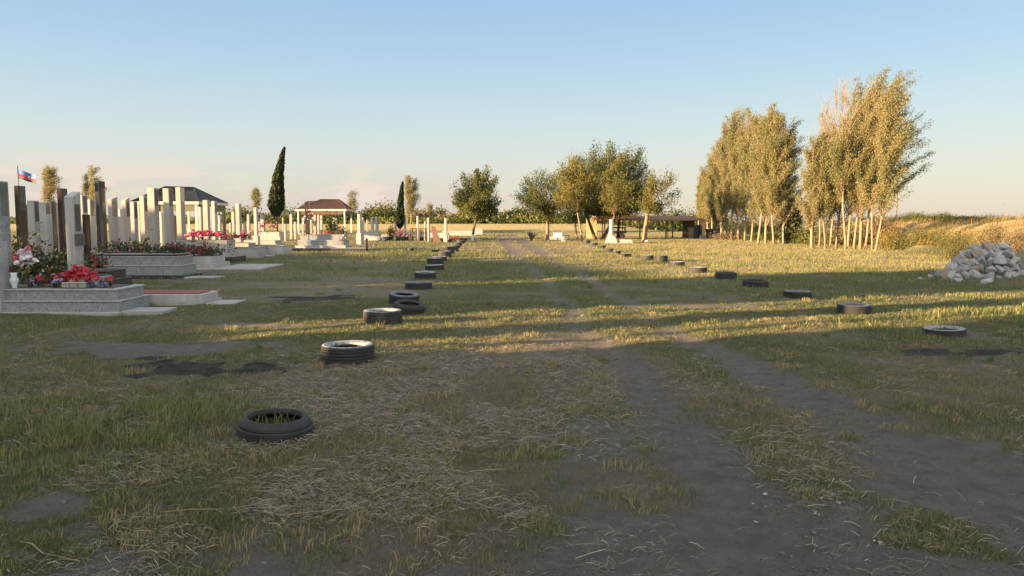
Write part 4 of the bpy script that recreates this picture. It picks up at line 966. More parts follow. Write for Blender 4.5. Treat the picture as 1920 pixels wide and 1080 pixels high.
# ------------------------------------------------------------------ pavilions
def ribbed(mb, A, B, z0, z1, n, y, th=.03):
    for i in range(n):
        a = A + (B - A) * (i + .08) / n; b = A + (B - A) * (i + .92) / n; mb.box(a, b, y - th, y + th, z0, z1)
def pavilion(label, xl, xr, Y, D, zf0, zf1, zr, ridge, roofm, valm, zv, posts, ov=.12, ribs=26, step=False):
    w = xr - xl; r = thing("pavilion", ((xl + xr) / 2, Y + D / 2, h1((xl + xr) / 2, Y)), label, "pavilion", "open cemetery pavilions"); hw, hd = w / 2, D / 2
    e = [(-hw - ov, -hd - ov, zf1), (hw + ov, -hd - ov, zf1), (hw + ov, hd + ov, zf1), (-hw - ov, hd + ov, zf1), (ridge[0], ridge[2], zr), (ridge[1], ridge[3], zr)]
    mb = MB(); mb.add(e, [(0, 1, 5, 4), (1, 2, 5), (2, 3, 4, 5), (3, 0, 4), (0, 3, 2, 1)])
    rf_ = mb.build("roof", M[roofm], r, 0)
    # standing seams on front and right slopes
    sm_ = MB(); e = [Vector(q) for q in e]
    for i in range(1, ribs):
        t = i / ribs
        a = e[0].lerp(e[1], t); xx = a.x
        if xx < e[4].x: tt = (xx - e[0].x) / (e[4].x - e[0].x)
        elif xx > e[5].x: tt = (e[1].x - xx) / (e[1].x - e[5].x)
        else: tt = 1
        b = Vector((xx, a.y + (e[4].y - a.y) * tt, zf1 + (zr - zf1) * tt)); sm_.tube([a + Vector((0, 0, .01)), b + Vector((0, -.01, .01))], .018, 4)
    for a_, b_ in ((0, 4), (1, 5), (4, 5), (2, 5)): sm_.tube([e[a_] + Vector((0, 0, .015)), e[b_] + Vector((0, 0, .015))], .04, 5)
    sm_.build("roof_seams", M[roofm], rf_)
    for k, (x0, x1, y0, y1) in enumerate(((-hw - ov, hw + ov, -hd - ov - .03, -hd - ov), (-hw - ov, hw + ov, hd + ov, hd + ov + .03), (-hw - ov - .03, -hw - ov, -hd - ov, hd + ov), (hw + ov, hw + ov + .03, -hd - ov, hd + ov))):
        MB().box(x0, x1, y0, y1, zf0, zf1 + .01).build("fascia", M['fascia'], r, .004)
    v = MB(); ribbed(v, -hw + .12, hw - .12, zv, zf0 - .004, ribs * 2, -hd + .02); v.build("valance", M[valm], r)
    v = MB()
    for i in range(ribs * 2):
        a = -hd + .2 + (D - .4) * i / (ribs * 2); v.box(hw - .03, hw + .03, a, a + (D - .4) / (ribs * 2) * .85, zv, zf0 - .004)
    v.build("valance", M[valm], r)
    for x in posts:
        for y in (-hd, hd): MB().box(x - .07, x + .07, y - .09, y - .03 + .02, -.1, zf0 - .002).build("post", M['whitepaint'], r, .006)
    MB().box(-hw, hw, -hd + .1, hd, -.1, .12).build("floor_slab", M['conc'], r, .01)
    return r
Yp = 55.0; xl, xr = XA(250, Yp), XA(372, Yp)
pavilion("open pavilion with dark green hipped roof and beige fascia behind the graves", xl, xr, Yp, 5.4, ZA(383, Yp), ZA(378, Yp), ZA(347.5, Yp), (-.95, .55, -.5, 1.0), 'dkroof', 'valance', ZA(396, Yp), (-(xr - xl) / 2 + .1, (xr - xl) / 2 - .1, -.6))
Yp = 88.0; xl, xr = XA(558, Yp), XA(648, Yp)
pv = pavilion("open pavilion with brown ribbed metal roof and white posts", xl, xr, Yp, 3.6, ZA(396, Yp), ZA(392.5, Yp), ZA(373.5, Yp), (-.4, 1.6, -.2, .2), 'brroof', 'valbr', ZA(402, Yp), (-(xr - xl) / 2 + .1, (xr - xl) / 2 - .1))
mb = MB(); z1, z2 = ZA(392, Yp), ZA(376, Yp)
mb.add([(-2.85, -1.7, z1), (.4, -1.7, z1), (.4, 1.5, z1), (-2.85, 1.5, z1), (-2.0, -.1, z2), (.4, -.1, z2)], [(0, 1, 5, 4), (1, 2, 5), (2, 3, 4, 5), (3, 0, 4), (0, 3, 2, 1)]); mb.build("lower_roof", M['brroof'], pv)
MB().box(-2.7, -1.75, -1.55, -1.5, ZA(402, Yp), ZA(397, Yp)).build("side_panel", M['dkroof'], pv)

# ------------------------------------------------------------------ monument, agave, small things under the trees
mg = G(1146, 456); r = thing("monument", (mg.x, mg.y, h1(mg.x, mg.y)), "sunlit white pillar monument with flared foot beside a low white slab", "monument")
MB().box(-.37, .4, -.34, .34, -.05, .16).build("foot_slab", M['marble'], r, .01)
prof = [(.34, .16), (.28, .34), (.24, .42), (.19, .5), (.185, .56)]
b = []; 
mb = MB()
for i in range(len(prof) - 1):
    (r0, z0), (r1_, z1) = prof[i], prof[i + 1]
    mb.add([(-r0, -r0, z0), (r0, -r0, z0), (r0, r0, z0), (-r0, r0, z0), (-r1_, -r1_, z1), (r1_, -r1_, z1), (r1_, r1_, z1), (-r1_, r1_, z1)], [(0, 1, 5, 4), (1, 2, 6, 5), (2, 3, 7, 6), (3, 0, 4, 7)] + ([(0, 3, 2, 1)] if i == 0 else []) + ([(4, 5, 6, 7)] if i == len(prof) - 2 else []))
mb.build("flared_foot", M['marble'], r)
MB().lathe([(.17, .561), (.155, 1.0), (.15, 1.6), (.13, 1.65), (.06, 1.68)], 20).build("pillar", M['marble'], r, smooth=False)
r = thing("grave", (mg.x + .95, mg.y + .1, h1(mg.x + .9, mg.y)), "low sunlit white slab to the right of the pillar monument", "grave")
MB().box(-.5, .55, -.38, .38, -.05, .12).build("kerb", M['marble'], r, .01); MB().box(-.46, .5, -.32, .32, .121, .26).build("capping_slab", M['marble'], r, .02)
ag = G(996, 451); r = thing("agave_plant", (ag.x, ag.y, h1(ag.x, ag.y)), "spiky grey-green agave left of the pale-barked tree", "agave")
for i in range(22):
    a = i * 2.4; L_ = random.uniform(.7, 1.05); sp = random.uniform(.12, .75); mb = MB(); pts = []; 
    dx, dy = math.cos(a), math.sin(a); nx_, ny_ = -dy, dx; ring = []
    for k in range(6):
        t = k / 5; rr = .05 + L_ * sp * (t ** 1.3); z = L_ * (1 - .35 * sp) * t; w = .055 * (1 - t ** 2.2) * (.7 + .6 * t) + .003
        ring += [(dx * rr + nx_ * w, dy * rr + ny_ * w, z + .012), (dx * (rr + .015), dy * (rr + .015), z - .015 * (1 - t)), (dx * rr - nx_ * w, dy * rr - ny_ * w, z + .012)]
    fs = []
    for k in range(5):
        for q_ in (0, 1): fs.append((k * 3 + q_, k * 3 + q_ + 1, k * 3 + q_ + 4, k * 3 + q_ + 3))
        fs.append((k * 3 + 2, k * 3, k * 3 + 3, k * 3 + 5))
    mb.add(ring, fs); mb.build("leaf", M['agave'], r)
bx = thing("crate", (XA(1046, 58), 58, .32), "pale blue painted box on the white grave under the pale-barked tree", "box")
MB().box(-.32, .32, -.2, .2, 0, .34).build("box_body", M['bluepaint'], bx, .01); MB().box(-.36, .36, -.24, .24, .341, .38).build("lid", M['bluepaint'], bx, .006)
bx = thing("bench", (XA(1056, 60), 60, 0), "dark bench beside the pale blue box", "bench")
MB().box(-.5, .5, -.2, .2, .42, .48).build("seat", M['iron'], bx, .006)
for s_ in (-.42, .42): MB().box(s_ - .04, s_ + .04, -.17, .17, 0, .419).build("leg", M['iron'], bx)
for px, py, s_, lab in ((1057, 455, .28, "small pale boulder at the foot of the pale-barked tree"), (1213, 456, .22, "pale stone at the foot of the pollarded tree"), (896, 451, .2, "pale stone beside the leaning tree")):
    g = G(px, py); bm = bmesh.new()
    for _ in range(18): bm.verts.new(Vector(rng.normal(0, 1, 3)).normalized() * s_ * random.uniform(.7, 1.1))
    bmesh.ops.convex_hull(bm, input=bm.verts); me = bpy.data.meshes.new("boulder"); bm.to_mesh(me); bm.free(); me.materials.append(M['stone'])
    o = bpy.data.objects.new("boulder", me); COL.objects.link(o); o.location = (g.x, g.y, s_ * .55); o.scale = (1.2, .9, .7); tag(o, lab, "stone")

# ------------------------------------------------------------------ shed
Ys = 68.0; X = lambda px: XA(px, Ys)
ze, zt = ZA(413.5, Ys), ZA(404.5, Ys)
cx_ = X(1225); r = thing("shed", (cx_, Ys, h1(cx_, Ys)), "long low open shed with a rusty flat roof behind the trees", "shed")
x0, x1 = X(1116) - cx_, X(1325) - cx_
mb = MB(); mb.add([(x0, -.5, ze), (x1, -.5, ze), (x1 - .3, 4.5, ze + .1), (x0, 4.5, ze + .1), (x0 + .1, -.48, ze + .12), (x1 - .15, -.48, ze + .12), (x1 - 1.2, 1.5, zt), (x0 + .1, 1.5, zt), (x1 - 1.5, 4.4, zt - .1), (x0 + .1, 4.4, zt - .1)],
       [(0, 3, 2, 1), (0, 1, 5, 4), (4, 5, 6, 7), (7, 6, 8, 9), (1, 2, 8, 6), (1, 6, 5), (2, 3, 9, 8), (3, 0, 4, 7), (3, 7, 9)])
mb.build("roof", M['rust'], r)
for px in (1133, 1199, 1248, 1260, 1300): MB().box(X(px) - cx_ - .05, X(px) - cx_ + .05, -.35, -.25, -.1, ze - .003).build("post", M['iron'], r)
for px in (1140, 1180, 1225, 1270): MB().box(X(px) - cx_ - .04, X(px) - cx_ + .04, 4.1, 4.18, -.1, ze).build("post", M['iron'], r)
MB().box(x1 - .62, x1 - .2, -.35, .05, -.1, ze - .004).build("corner_pillar", M['plaster'], r, .01); MB().box(x1 - .72, x1 - .1, -.45, .15, -.1, .3).build("pillar_base", M['conc'], r, .01)
MB().box(X(1290) - cx_, x1 - .65, 2.0, 2.15, -.1, ze - .01).build("back_wall", M['wood'], r)
MB().box(x0 + .2, X(1302) - cx_, -.32, -.28, .62, .68).build("rail", M['iron'], r)
r = thing("wall", (X(1109), Ys - .3, h1(X(1109), Ys)), "ochre plastered wall end standing behind the dark forked trunks", "wall")
MB().box(-.48, .42, -.15, .15, -.1, ZA(411, Ys)).build("masonry", M['plaster'], r, .01); MB().box(-.53, .47, -.2, .2, ZA(411, Ys) + .002, ZA(411, Ys) + .06).build("coping", M['conc'], r, .006)
r = thing("cart", (X(1160), Ys + .6, h1(X(1160), Ys)), "dark cart parked under the left end of the shed", "cart")
MB().box(-.85, .75, -.4, .4, .45, .62).build("bed", M['black'], r, .02); MB().box(-.85, .7, -.38, .38, .9, 1.02).build("shelf", M['black'], r, .02)
for s_ in (-.8, .66): 
    for y_ in (-.34, .34): MB().box(s_ - .03, s_ + .03, y_ - .03, y_ + .03, .621, .899).build("upright", M['black'], r)
for s_ in (-.5, .4):
    for y_ in (-.44, .44):
        w_ = MB(); w_.lathe([(.05, -.05), (.2, -.05), (.22, -.03), (.22, .03), (.2, .05), (.05, .05)], 18, closed=True); o = w_.build("wheel", M['rubber'], r); o.rotation_euler = (math.pi / 2, 0, 0); o.location = (s_, y_, .22)
def drum(label, px, Y, h_, rd, mt, grp="drums and bins at the right end of the shed"):
    x = XA(px, Y); q = thing("drum", (x, Y, h1(x, Y)), label, "drum", grp)
    MB().lathe([(rd * .96, 0), (rd, .02), (rd, h_ * .32), (rd * 1.04, h_ * .34), (rd, h_ * .36), (rd, h_ * .64), (rd * 1.04, h_ * .66), (rd, h_ * .68), (rd, h_ * .98), (rd * .96, h_), (rd * .9, h_ - .02)], 20).build("barrel", M[mt], q, smooth=False)
    MB().lathe([(rd * .88, h_ - .019), (rd * .88, h_ - .005), (.02, h_ + .0)], 18).build("lid", M[mt], q)
drum("brown drum standing left of the black ones under the shed's right end", 1296, 67.5, 1.0, .28, 'wood')
drum("tall black drum under the shed's right end, left of the post", 1305, 67.6, 1.25, .26, 'black'); drum("black drum nearest the ochre corner pillar, inside the shed", 1313, 67.9, 1.15, .27, 'black')
def bin_(label, px, Y):
    x = XA(px, Y); q = thing("bin", (x, Y, h1(x, Y)), label, "bin", "drums and bins at the right end of the shed")
    MB().add([(-.3, -.26, .05), (.3, -.26, .05), (.3, .26, .05), (-.3, .26, .05), (-.4, -.34, .8), (.4, -.34, .8), (.4, .34, .8), (-.4, .34, .8)], [(0, 3, 2, 1), (4, 5, 6, 7), (0, 1, 5, 4), (1, 2, 6, 5), (2, 3, 7, 6), (3, 0, 4, 7)]).build("body", M['black'], q, .02)
    MB().box(-.43, .43, -.37, .37, .801, .86).build("lid", M['black'], q, .015)
bin_("black bin right against the ochre corner pillar", 1333, 67); bin_("black bin at the foot of the leftmost poplars", 1344, 66.5)
for px, Y, w_, h_, lab in ((1362, 64, 2.4, .55, "low reddish heap of earth by the first poplar trunks"),):
    x = XA(px, Y); o = bush("low reddish brush heap by the first poplar trunks", x, Y, w_, .8, 'bushr', 900, .06)

# ------------------------------------------------------------------ trees
broad_tree("leaning dark green tree with limewashed foot beside the track", 886, 451, 314, 90, .30, 'tree', 'bark', 58, 150, .18, .08, 1, "trees around the track end", tr=.11, sig=.2, white=.75, off=.02, up=.8)
broad_tree("pale-barked tree right of the agave with a loose crown", 1026, 451, 320, 108, .30, 'tree', 'barktan', 54, 140, .0, .075, 1, "trees around the track end", tr=.15, sig=.26, white=0, off=.0)
broad_tree("tallest broadleaf tree of the middle clump, dark forked trunk", 1122, 449, 274, 168, .26, 'tree', 'bark', 94, 170, .1, .085, 2, "trees around the track end", tr=.2, sig=.26, off=.08)
broad_tree("yellow-tinged tree at the right of the middle clump behind the monument", 1158, 447, 288, 116, .3, 'treey', 'bark', 56, 105, .05, .085, 1, "trees around the track end", tr=.12, sig=.3, off=.0)
broad_tree("loose pale green tree at the left of the middle clump, leaning left", 1092, 453, 292, 88, .34, 'treey', 'barktan', 42, 90, -.18, .08, 1, "trees around the track end", tr=.08, sig=.3, off=-.05)
broad_tree("low tree with slanting pink trunk at the monument", 1139, 454, 330, 70, .4, 'treey', 'barktan', 24, 70, .25, .07, 1, "trees around the track end", tr=.08, sig=.25, off=.1)
broad_tree("small sapling with thin tan trunk between the agave tree and clump", 1082, 449, 360, 60, .4, 'bush', 'barktan', 22, 90, -.1, .07, 1, "trees around the track end", tr=.06, sig=.3)
broad_tree("pollarded tan-trunked tree with sparse crown over the shed", 1208, 455, 317, 92, .40, 'treey', 'barktan', 26, 85, .1, .075, 1, "trees around the track end", tr=.17, sig=.24, off=.22, up=.6)
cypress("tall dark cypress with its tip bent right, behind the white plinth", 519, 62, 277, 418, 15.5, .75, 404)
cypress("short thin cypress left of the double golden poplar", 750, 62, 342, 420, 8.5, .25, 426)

PG = "poplars of the right-hand grove"
nb_lab = ["first", "second", "third", "fourth", "fifth", "sixth", "seventh", "eighth", "ninth", "tenth", "eleventh", "twelfth", "thirteenth", "fourteenth", "fifteenth", "sixteenth", "seventeenth"]
right = [(1524, 466, 250), (1535, 463, 205), (1546, 466, 175), (1557, 461, 160), (1570, 465, 150), (1584, 468, 165), (1592, 463, 190), (1603, 466, 158), (1613, 468, 172), (1624, 462, 200), (1634, 469, 150), (1644, 471, 185), (1654, 464, 152)]
for i, (px, py, yt) in enumerate(right):
    g = G(px, py); Ht = ZA(yt + 17, g.y) - h1(g.x, g.y); e = (i - 6) / 6
    poplar(f"tall pale-trunked poplar, {nb_lab[i]} trunk from the left in the nearer clump", g.x, g.y, Ht, PG, lean=-.005 + .03 * max(0, e), nb=76, dens=46, clear=random.uniform(.1, .24), tr=random.uniform(.055, .09), wind=.12 + .3 * max(0, e), dead=1.25 if i in (1, 2, 3, 4, 5) else .3, L0=.6, leaf=.085, sig=.105)
left = [(1345, 447, 300), (1352, 449, 262), (1362, 448, 232), (1372, 450, 222), (1384, 450, 212), (1398, 453, 230), (1410, 454, 218), (1423, 456, 225), (1437, 456, 210), (1450, 457, 216), (1460, 456, 228), (1470, 457, 250)]
for i, (px, py, yt) in enumerate(left):
    g = G(px, py); Ht = ZA(yt + 18, g.y) - h1(g.x, g.y); e = (i - 6) / 6
    poplar(f"tan poplar, {nb_lab[i]} trunk from the left in the farther clump", g.x, g.y, Ht, PG, lean=.0 + .015 * e, nb=70, dens=46, clear=random.uniform(.08, .2), tr=random.uniform(.06, .1), wind=.16, dead=.3 if i > 6 else .15, L0=.6, leaf=.095, sig=.115)
for i, (px, py, yt) in enumerate([(1308, 441, 335), (1316, 442, 315), (1325, 443, 300), (1334, 444, 288)]):
    g = G(px, py); Ht = ZA(yt, g.y) - h1(g.x, g.y)
    poplar(f"short poplar, {nb_lab[i]} from the left at the shed end of the grove", g.x, g.y, Ht, PG, lean=.03, nb=46, dens=60, clear=.14, tr=.09, wind=.3, L0=.42, leaf=.1)
bush("dark evergreen shrub in the gap between the two poplar clumps", XA(1482, 54), 54, 1.5, 3.5, 'cypress', 4200, .1, "shrub", group=None, lump=14)
bush("dark undergrowth behind the nearer poplar trunks", XA(1600, 52), 52, 4.6, 2.0, 'bushr', 3000, .09, "shrub", lump=16)
bush("brown undergrowth behind the farther poplar trunks", XA(1420, 66), 66, 5.0, 1.9, 'bushr', 2600, .1, "shrub", lump=16)
bush("low dark brush at the foot of the farther poplars", XA(1440, 62), 62, 4.2, 1.5, 'bush', 2400, .09, "shrub", lump=16)
bush("low olive brush at the foot of the nearer poplars", XA(1570, 50), 50, 3.6, 1.1, 'bushy', 2200, .07, "shrub", lump=16)
bush("small dark shrub between the nearer clump's first trunks", XA(1513, 52), 52, 1.2, 1.7, 'bush', 900, .09, "shrub")
# distant poplars and bushes along the field edge
DP = "lone poplars beyond the cemetery"
for lab, px, yt, Y, wi, L0 in (("golden wind-bent poplar right of the flag", 84, 322, 105, .7, .42), ("second stem of the golden poplar right of the flag", 92, 322, 106, .8, .3), ("golden poplar behind the tall black gravestone", 173, 322, 105, .6, .4),
                           ("short poplar left of the black gravestone's poplar", 161, 338, 108, .4, .36), ("green poplar left of the tall cypress", 478, 359, 120, .15, .4), ("small bent poplar right of the brown pavilion", 653, 367, 120, .9, .5),
                           ("golden poplar behind the thin cypress, left stem", 764, 341, 110, .2, .34), ("golden poplar behind the thin cypress, right stem", 771, 343, 111, .6, .34), ("thin dark poplar between far bushes", 805, 386, 130, .1, .3)):
    x = XA(px, Y); z = h1(x, Y); poplar(lab, x, Y, ZA(yt, Y) - z, DP, lean=.05 * wi, nb=34, dens=26, clear=.12, leaf=.16, tr=.1, wind=wi, L0=L0 * 1.35, sig=.2, mat='poplar')
FB = "bushes along the far field edge"
far = [(432, 390, 34, 'bush'), (458, 386, 30, 'bush'), (498, 396, 40, 'bushy'), (540, 386, 46, 'bush'), (575, 398, 44, 'bushy'), (612, 400, 40, 'bushy'), (640, 398, 40, 'bush'), (668, 396, 34, 'bush'), (696, 382, 34, 'bushy'), (711, 392, 26, 'bush'), (724, 375, 30, 'bushy'),
       (741, 392, 26, 'bush'), (785, 394, 32, 'bushr'), (821, 387, 36, 'bush'), (846, 399, 44, 'bushr'), (868, 388, 30, 'bushy'), (880, 398, 40, 'bush'), (915, 402, 44, 'bush'), (941, 394, 34, 'bushy'), (958, 398, 26, 'bush'), (976, 386, 30, 'bush'), (1000, 396, 36, 'bushy'), (1050, 400, 50, 'bush'), (1085, 398, 44, 'bush'), (1138, 394, 48, 'bush'), (1180, 398, 46, 'bushy'),
       (1236, 394, 36, 'bushy'), (1262, 391, 34, 'bush'), (1290, 388, 38, 'bush'), (1318, 398, 36, 'bushy'), (1350, 400, 40, 'bush')]
refs = ["green pavilion", "green pavilion's right end", "tall cypress, left side", "tall cypress, right side", "brown pavilion's left post", "brown pavilion's middle", "brown pavilion's right post", "small bent poplar", "gap right of the brown pavilion", "gap before the thin cypress", "pale clump near the thin cypress", "thin cypress", "double golden poplar", "black railings", "red board", "leaning tree's left side", "leaning tree's trunk", "leaning tree's right side", "open field left of the track end", "track end", "open field right of the track end", "agave", "pale-barked tree", "thin sapling", "monument", "white slab", "pollarded tree", "shed's middle", "shed's right half", "shed's right end", "first poplars"]
cn_ = {'bush': 'green', 'bushy': 'olive', 'bushr': 'brownish'}
for (px, yt, wp, mt), rf in zip(far, refs):
    Y = random.uniform(112, 135); x = XA(px, Y); z = h1(x, Y); w_ = wp * Y / F
    bush(f"{cn_[mt]} bush at the far field edge, behind the {rf}", x, Y, w_ * 1.15, ZA(yt, Y) - z + .5, mt, 1300, .19, "bush", "bush", FB, lump=12, stems=3)
# continuous low scrub behind them
n = 26000; Y = rng.uniform(111, 150, n); px = rng.uniform(-60, 1420, n); x = (px - 960) / F * Y; hh = (.2 + 2.4 * np.maximum(0, fbm(x * .22, Y * .12, 201, 4) - .22)) * rng.uniform(.1, 1, n)
C = np.stack([x, Y, H(x, Y) + hh], 1)
o = leaf_mesh("scrub", C, .26, M['bush'], None, .5, np.repeat(np.array([[0, 0, .5]]), n, 0), 1, np.clip(fbm(x * .1, Y * .1, 211, 3) * 1.6 - .1 + rng.normal(0, .15, n), 0, 1)); tag(o, kind="stuff")
# bushes on and behind the right-hand bank
RB = "bushes along the right-hand bank"
for lab, px, yt, Y, wp, mt in (("reddish brush right of the last poplar", 1655, 397, 50, 38, 'bushr'), ("dark round bush on the bank, left one", 1716, 394, 56, 46, 'bush'), ("dark bush in the middle of the bank's skyline", 1768, 397, 56, 34, 'bush'), ("low wide dark bush on the bank's skyline", 1800, 403, 52, 60, 'bush'),
                           ("olive brush behind the rubble heap's left side", 1790, 415, 33, 80, 'bushy'), ("yellow-green weeds on the slope above the small earth heap", 1745, 418, 40, 80, 'bushy'), ("red-brown brush above the rubble heap", 1868, 402, 31, 40, 'bushr'), ("yellow-green brush on the skyline over the rubble heap", 1858, 402, 34, 36, 'bushy'), ("red-brown brush cut by the right picture edge", 1912, 396, 30, 44, 'bushr'), ("pale dry brush at the bank's left foot", 1672, 425, 45, 44, 'drygrass'), ("thin pale brush left of the small earth heap", 1690, 440, 42, 40, 'bushy')):
    x = XA(px, Y); z = h1(x, Y); w_ = wp * Y / F
    bush(lab, x, Y, w_, max(.4, ZA(yt, Y) - z), mt, 5200, .085 if Y > 38 else .055, "bush", "bush", RB, lump=26, stems=6, asp=.16, up=1.1)
up_ = thing("utility_pole", (XA(1680, 85), 85, h1(XA(1680, 85), 85)), "slender utility pole rising behind the last poplar", "utility pole")
MB().tube([(0, 0, -.2), (0, 0, 4.9)], [.09, .06], 8).build("pole", M['wood'], up_, smooth=True); MB().box(-.5, .5, -.05, .05, 4.5, 4.6).build("crossarm", M['wood'], up_)
for s_ in (-.42, .42): MB().lathe([(.02, 4.6), (.05, 4.65), (.03, 4.75)], 8, (s_, 0)).build("insulator", M['china'], up_)

# ------------------------------------------------------------------ rubble heap
protos = []
for i in range(9):
    bm = bmesh.new(); sx_, sy_, sz_ = random.uniform(.8, 1.35), random.uniform(.85, 1.1), random.uniform(.65, .95)
    for _ in range(14 + i % 4):
        v = Vector(rng.normal(0, 1, 3)).normalized(); v = Vector((max(-.75, min(.75, v.x * 1.15)) * sx_, max(-.75, min(.75, v.y * 1.15)) * sy_, max(-.7, min(.7, v.z * 1.15)) * sz_)); bm.verts.new(v)
    bmesh.ops.convex_hull(bm, input=bm.verts); bmesh.ops.bevel(bm, geom=[e for e in bm.edges], offset=.05, segments=1, affect='EDGES')
    me = bpy.data.meshes.new("rubble_stone"); bm.to_mesh(me); bm.free(); protos.append(me)
pm_ = {}
for k_, me in enumerate(protos):
    for mt in ('stone', 'stone2', 'stone3'):
        m2 = me.copy(); m2.materials.append(M[mt]); pm_[(k_, mt)] = m2
layers = [(1.1, .6, .09, 16, 0.0, "bottom"), (.96, .5, .27, 14, .05, "second"), (.8, .4, .46, 12, .1, "third"), (.62, .3, .66, 10, .16, "fourth"), (.42, .2, .85, 7, .22, "top")]
HX, HY = 13.38, 22.0
for rx, ry, z, n_, sh, nm in layers:
    for j in range(n_):
        a = R(205) + (R(335) - R(205)) * j / (n_ - 1) + random.uniform(-.04, .04); a = math.pi + (math.pi) * (j + .2) / (n_ - .6)
        x, y = HX + sh + math.cos(a) * rx, HY + math.sin(a) * ry; mt = random.choices(['stone', 'stone2', 'stone3'], [5, 4, 1.2])[0]
        o = bpy.data.objects.new("rubble_stone", pm_[(random.randrange(9), mt)]); COL.objects.link(o)
        s_ = random.uniform(.15, .235); o.scale = (s_ * random.uniform(.9, 1.2), s_, s_ * random.uniform(.85, 1.1)); o.location = (x, y, z + random.uniform(-.03, .03)); o.rotation_euler = [random.uniform(-.9, .9), random.uniform(-.9, .9), random.uniform(0, 6.3)]
        cc = {'stone': 'pale grey', 'stone2': 'mid grey', 'stone3': 'reddish'}[mt]
        tag(o, f"{cc} rubble stone, {nb_lab[j]} from the left in the heap's {nm} layer", "stone", "stones of the rubble heap")
for j, (px, py, s_) in enumerate(((1725, 523, .1), (1745, 519, .13), (1762, 516, .14), (1775, 521, .16), (1850, 531, .2), (1796, 527, .13))):
    g = G(px, py); o = bpy.data.objects.new("rubble_stone", pm_[(j, 'stone')]); COL.objects.link(o); o.scale = (s_ * 1.1, s_, s_ * .8); o.location = (g.x, g.y, h1(g.x, g.y) + s_ * .3); o.rotation_euler = (.2, .1, j)
    tag(o, ["small stone rolled farthest left of the rubble heap", "small stone second from the left end of the spill beside the heap", "stone third from the left in the spill beside the heap", "stone at the left foot of the rubble heap", "flat pale stone lying in the grass before the heap's middle", "small stone in the grass before the heap's left part"][j], "stone", "stones spilled beside the heap")
# white pebbles and dry stalks on the track
for j, (px, py) in enumerate(((1532, 925), (1545, 931), (1552, 926), (1562, 929), (1540, 938), (1556, 940), (1572, 948), (1528, 962), (1536, 964), (1412, 940), (1640, 1014), (1650, 1018), (1418, 970), (1435, 925))):
    g = G(px, py); o = bpy.data.objects.new("white_pebble", pm_[(j % 9, 'stone')]); COL.objects.link(o); s_ = random.uniform(.008, .014); o.scale = (s_ * 1.5, s_ * 1.2, s_); o.location = (g.x, g.y, h1(g.x, g.y) + s_ * .4); o.rotation_euler = (0, 0, j)
    tag(o, "small white pebble scattered on the bare track at lower right", "pebble", "white pebbles on the track")
for lab, pts in (("long thin dry stalk bent in the middle, lying on bare soil left of centre", [(300, 968), (360, 962), (430, 958), (500, 945), (560, 925)]), ("forked dry stalk lying on the soil below the nearest tyre", [(520, 971), (600, 966), (650, 961), (690, 938)]),
                 ("straight pale stalk right of the nearest tyre", [(495, 833), (530, 838), (568, 846)]), ("bent pale stalk in the cropped grass right of centre", [(885, 800), (880, 815), (888, 820), (935, 828)]), ("short dry stalk on the bare soil at lower right centre", [(1168, 928), (1180, 938), (1190, 950)]), ("thin dry stalk at the bottom left corner", [(40, 1020), (60, 1030), (80, 1040), (150, 1062)])):
    mb = MB(); P3 = []
    for i_, (a, b_) in enumerate(pts):
        g = G(a, b_); P3.append((g.x, g.y, h1(g.x, g.y) + .012 + .006 * (i_ % 2)))
    mb.tube(P3, [.0042] + [.0035] * (len(P3) - 2) + [.002], 6)
    o = mb.build("dry_stalk", M['fascia2'], None, smooth=True); tag(o, lab, "stalk", "dry stalks on the ground")

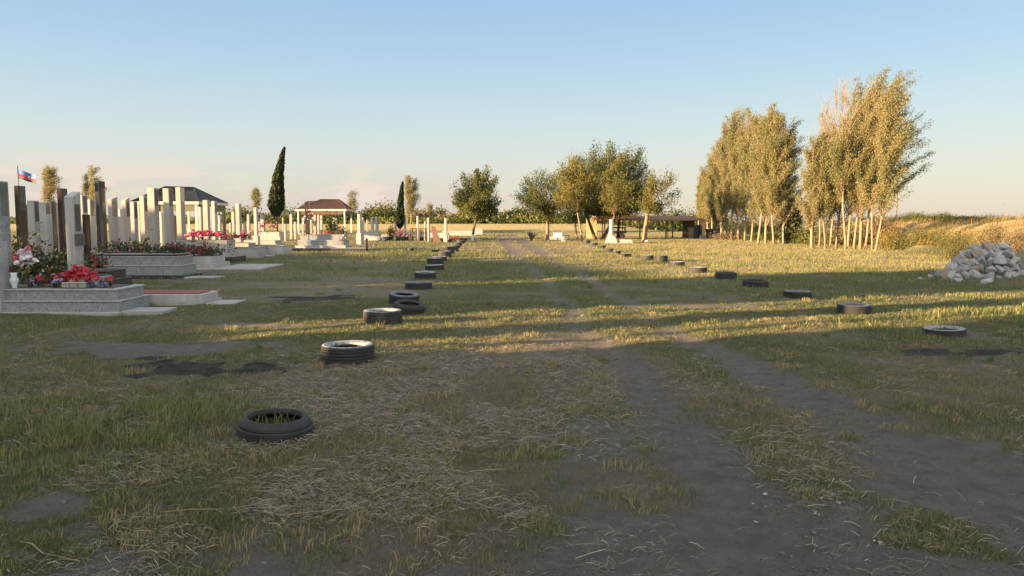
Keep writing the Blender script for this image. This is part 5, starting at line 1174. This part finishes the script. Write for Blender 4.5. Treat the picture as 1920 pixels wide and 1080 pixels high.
# ------------------------------------------------------------------ added unseen blocks, walls and trees, shaped to shade the ground in bands
nrm = Vector((-math.sin(AZ), math.cos(AZ), 0)); d2 = Vector((math.cos(AZ), math.sin(AZ), 0))
def up(s, t): return nrm * s - d2 * t
def shade_block(label, s0, s1, t, dep, eave, ridge):  # gabled block added out of view to cast shade on the ground
    c = up((s0 + s1) / 2, t); r = thing("shade_block", (c.x, c.y, 0), label, "shade_block", None, AZ + math.pi / 2); hw = (s1 - s0) / 2; hd = dep / 2
    MB().box(-hw + .3, hw - .3, -hd + .3, hd - .3, -.2, eave).build("wall", M['conc'], r)
    MB().add([(-hw, -hd, eave), (hw, -hd, eave), (hw, hd, eave), (-hw, hd, eave), (-hw, 0, ridge), (hw, 0, ridge)], [(0, 1, 5, 4), (3, 4, 5, 2), (1, 2, 5), (0, 4, 3), (0, 3, 2, 1)]).build("roof", M['brroof'], r)
    MB().box(-.5, .5, -hd + .24, -hd + .297, 0, 2.1).build("door", M['wood'], r)
    for k_ in range(int(hw)):
        xx = -hw + 1.4 + k_ * 2.0
        if xx < hw - 1.2 and abs(xx) > 1.2: MB().box(xx - .5, xx + .5, -hd + .25, -hd + .297, 1.0, 2.3).build("window", M['panel'], r)
shade_block("large added shade block with gable roof, unseen behind the camera", -22, 9.2, 24, 9, 5.6, 8.3)
shade_block("narrow added shade block between two light gaps, unseen behind the camera", 10.05, 11.6, 24, 3, 6.6, 7.7)
shade_block("added shade block next to the second light gap, unseen behind the camera", 12.6, 18.8, 24, 7, 5.0, 7.4)
shade_block("long low added shade block, unseen left of the camera", 19.6, 29.6, 38, 6, 5.6, 7.05)
shade_block("lower added shade block, unseen left of the camera", 30.1, 36, 38, 5, 5.2, 6.2)
def wall(label, s0, s1, t, hh_):  # low unseen wall added to cut off the light in a gap
    c = up((s0 + s1) / 2, t); r = thing("shade_wall", (c.x, c.y, 0), label, "wall", None, AZ + math.pi / 2); hw = (s1 - s0) / 2
    MB().box(-hw, hw, -.15, .15, -.2, hh_).build("masonry", M['conc'], r); MB().box(-hw - .02, hw + .02, -.2, .2, hh_ + .002, hh_ + .08).build("coping", M['conc'], r)
wall("added wall limiting the first light gap, unseen behind the camera", 8.8, 10.42, 20, 3.0)
wall("added wall limiting the second light gap, unseen behind the camera", 11.25, 12.95, 20, 2.7)
for i, (s_, w_, hh_) in enumerate(((9.6, .2, 5.6), (12.0, .2, 5.3), (17.6, .6, 9.6), (19.2, .5, 8.2), (20.4, .9, 7.8), (24.2, 1.3, 7.6), (27.5, .8, 7.9))):  # unseen trees added to break up the edges of the shade
    p = up(s_, 22.5 if i < 2 else 38 + (i % 3) * 4); bush("slender added tree softening the shade, unseen behind the camera", p.x, p.y, w_, hh_, 'tree', 1400, .14, "shade_tree", "tree", "added shade trees unseen behind the camera", lump=16, low=.0, stems=8)
make_grass()
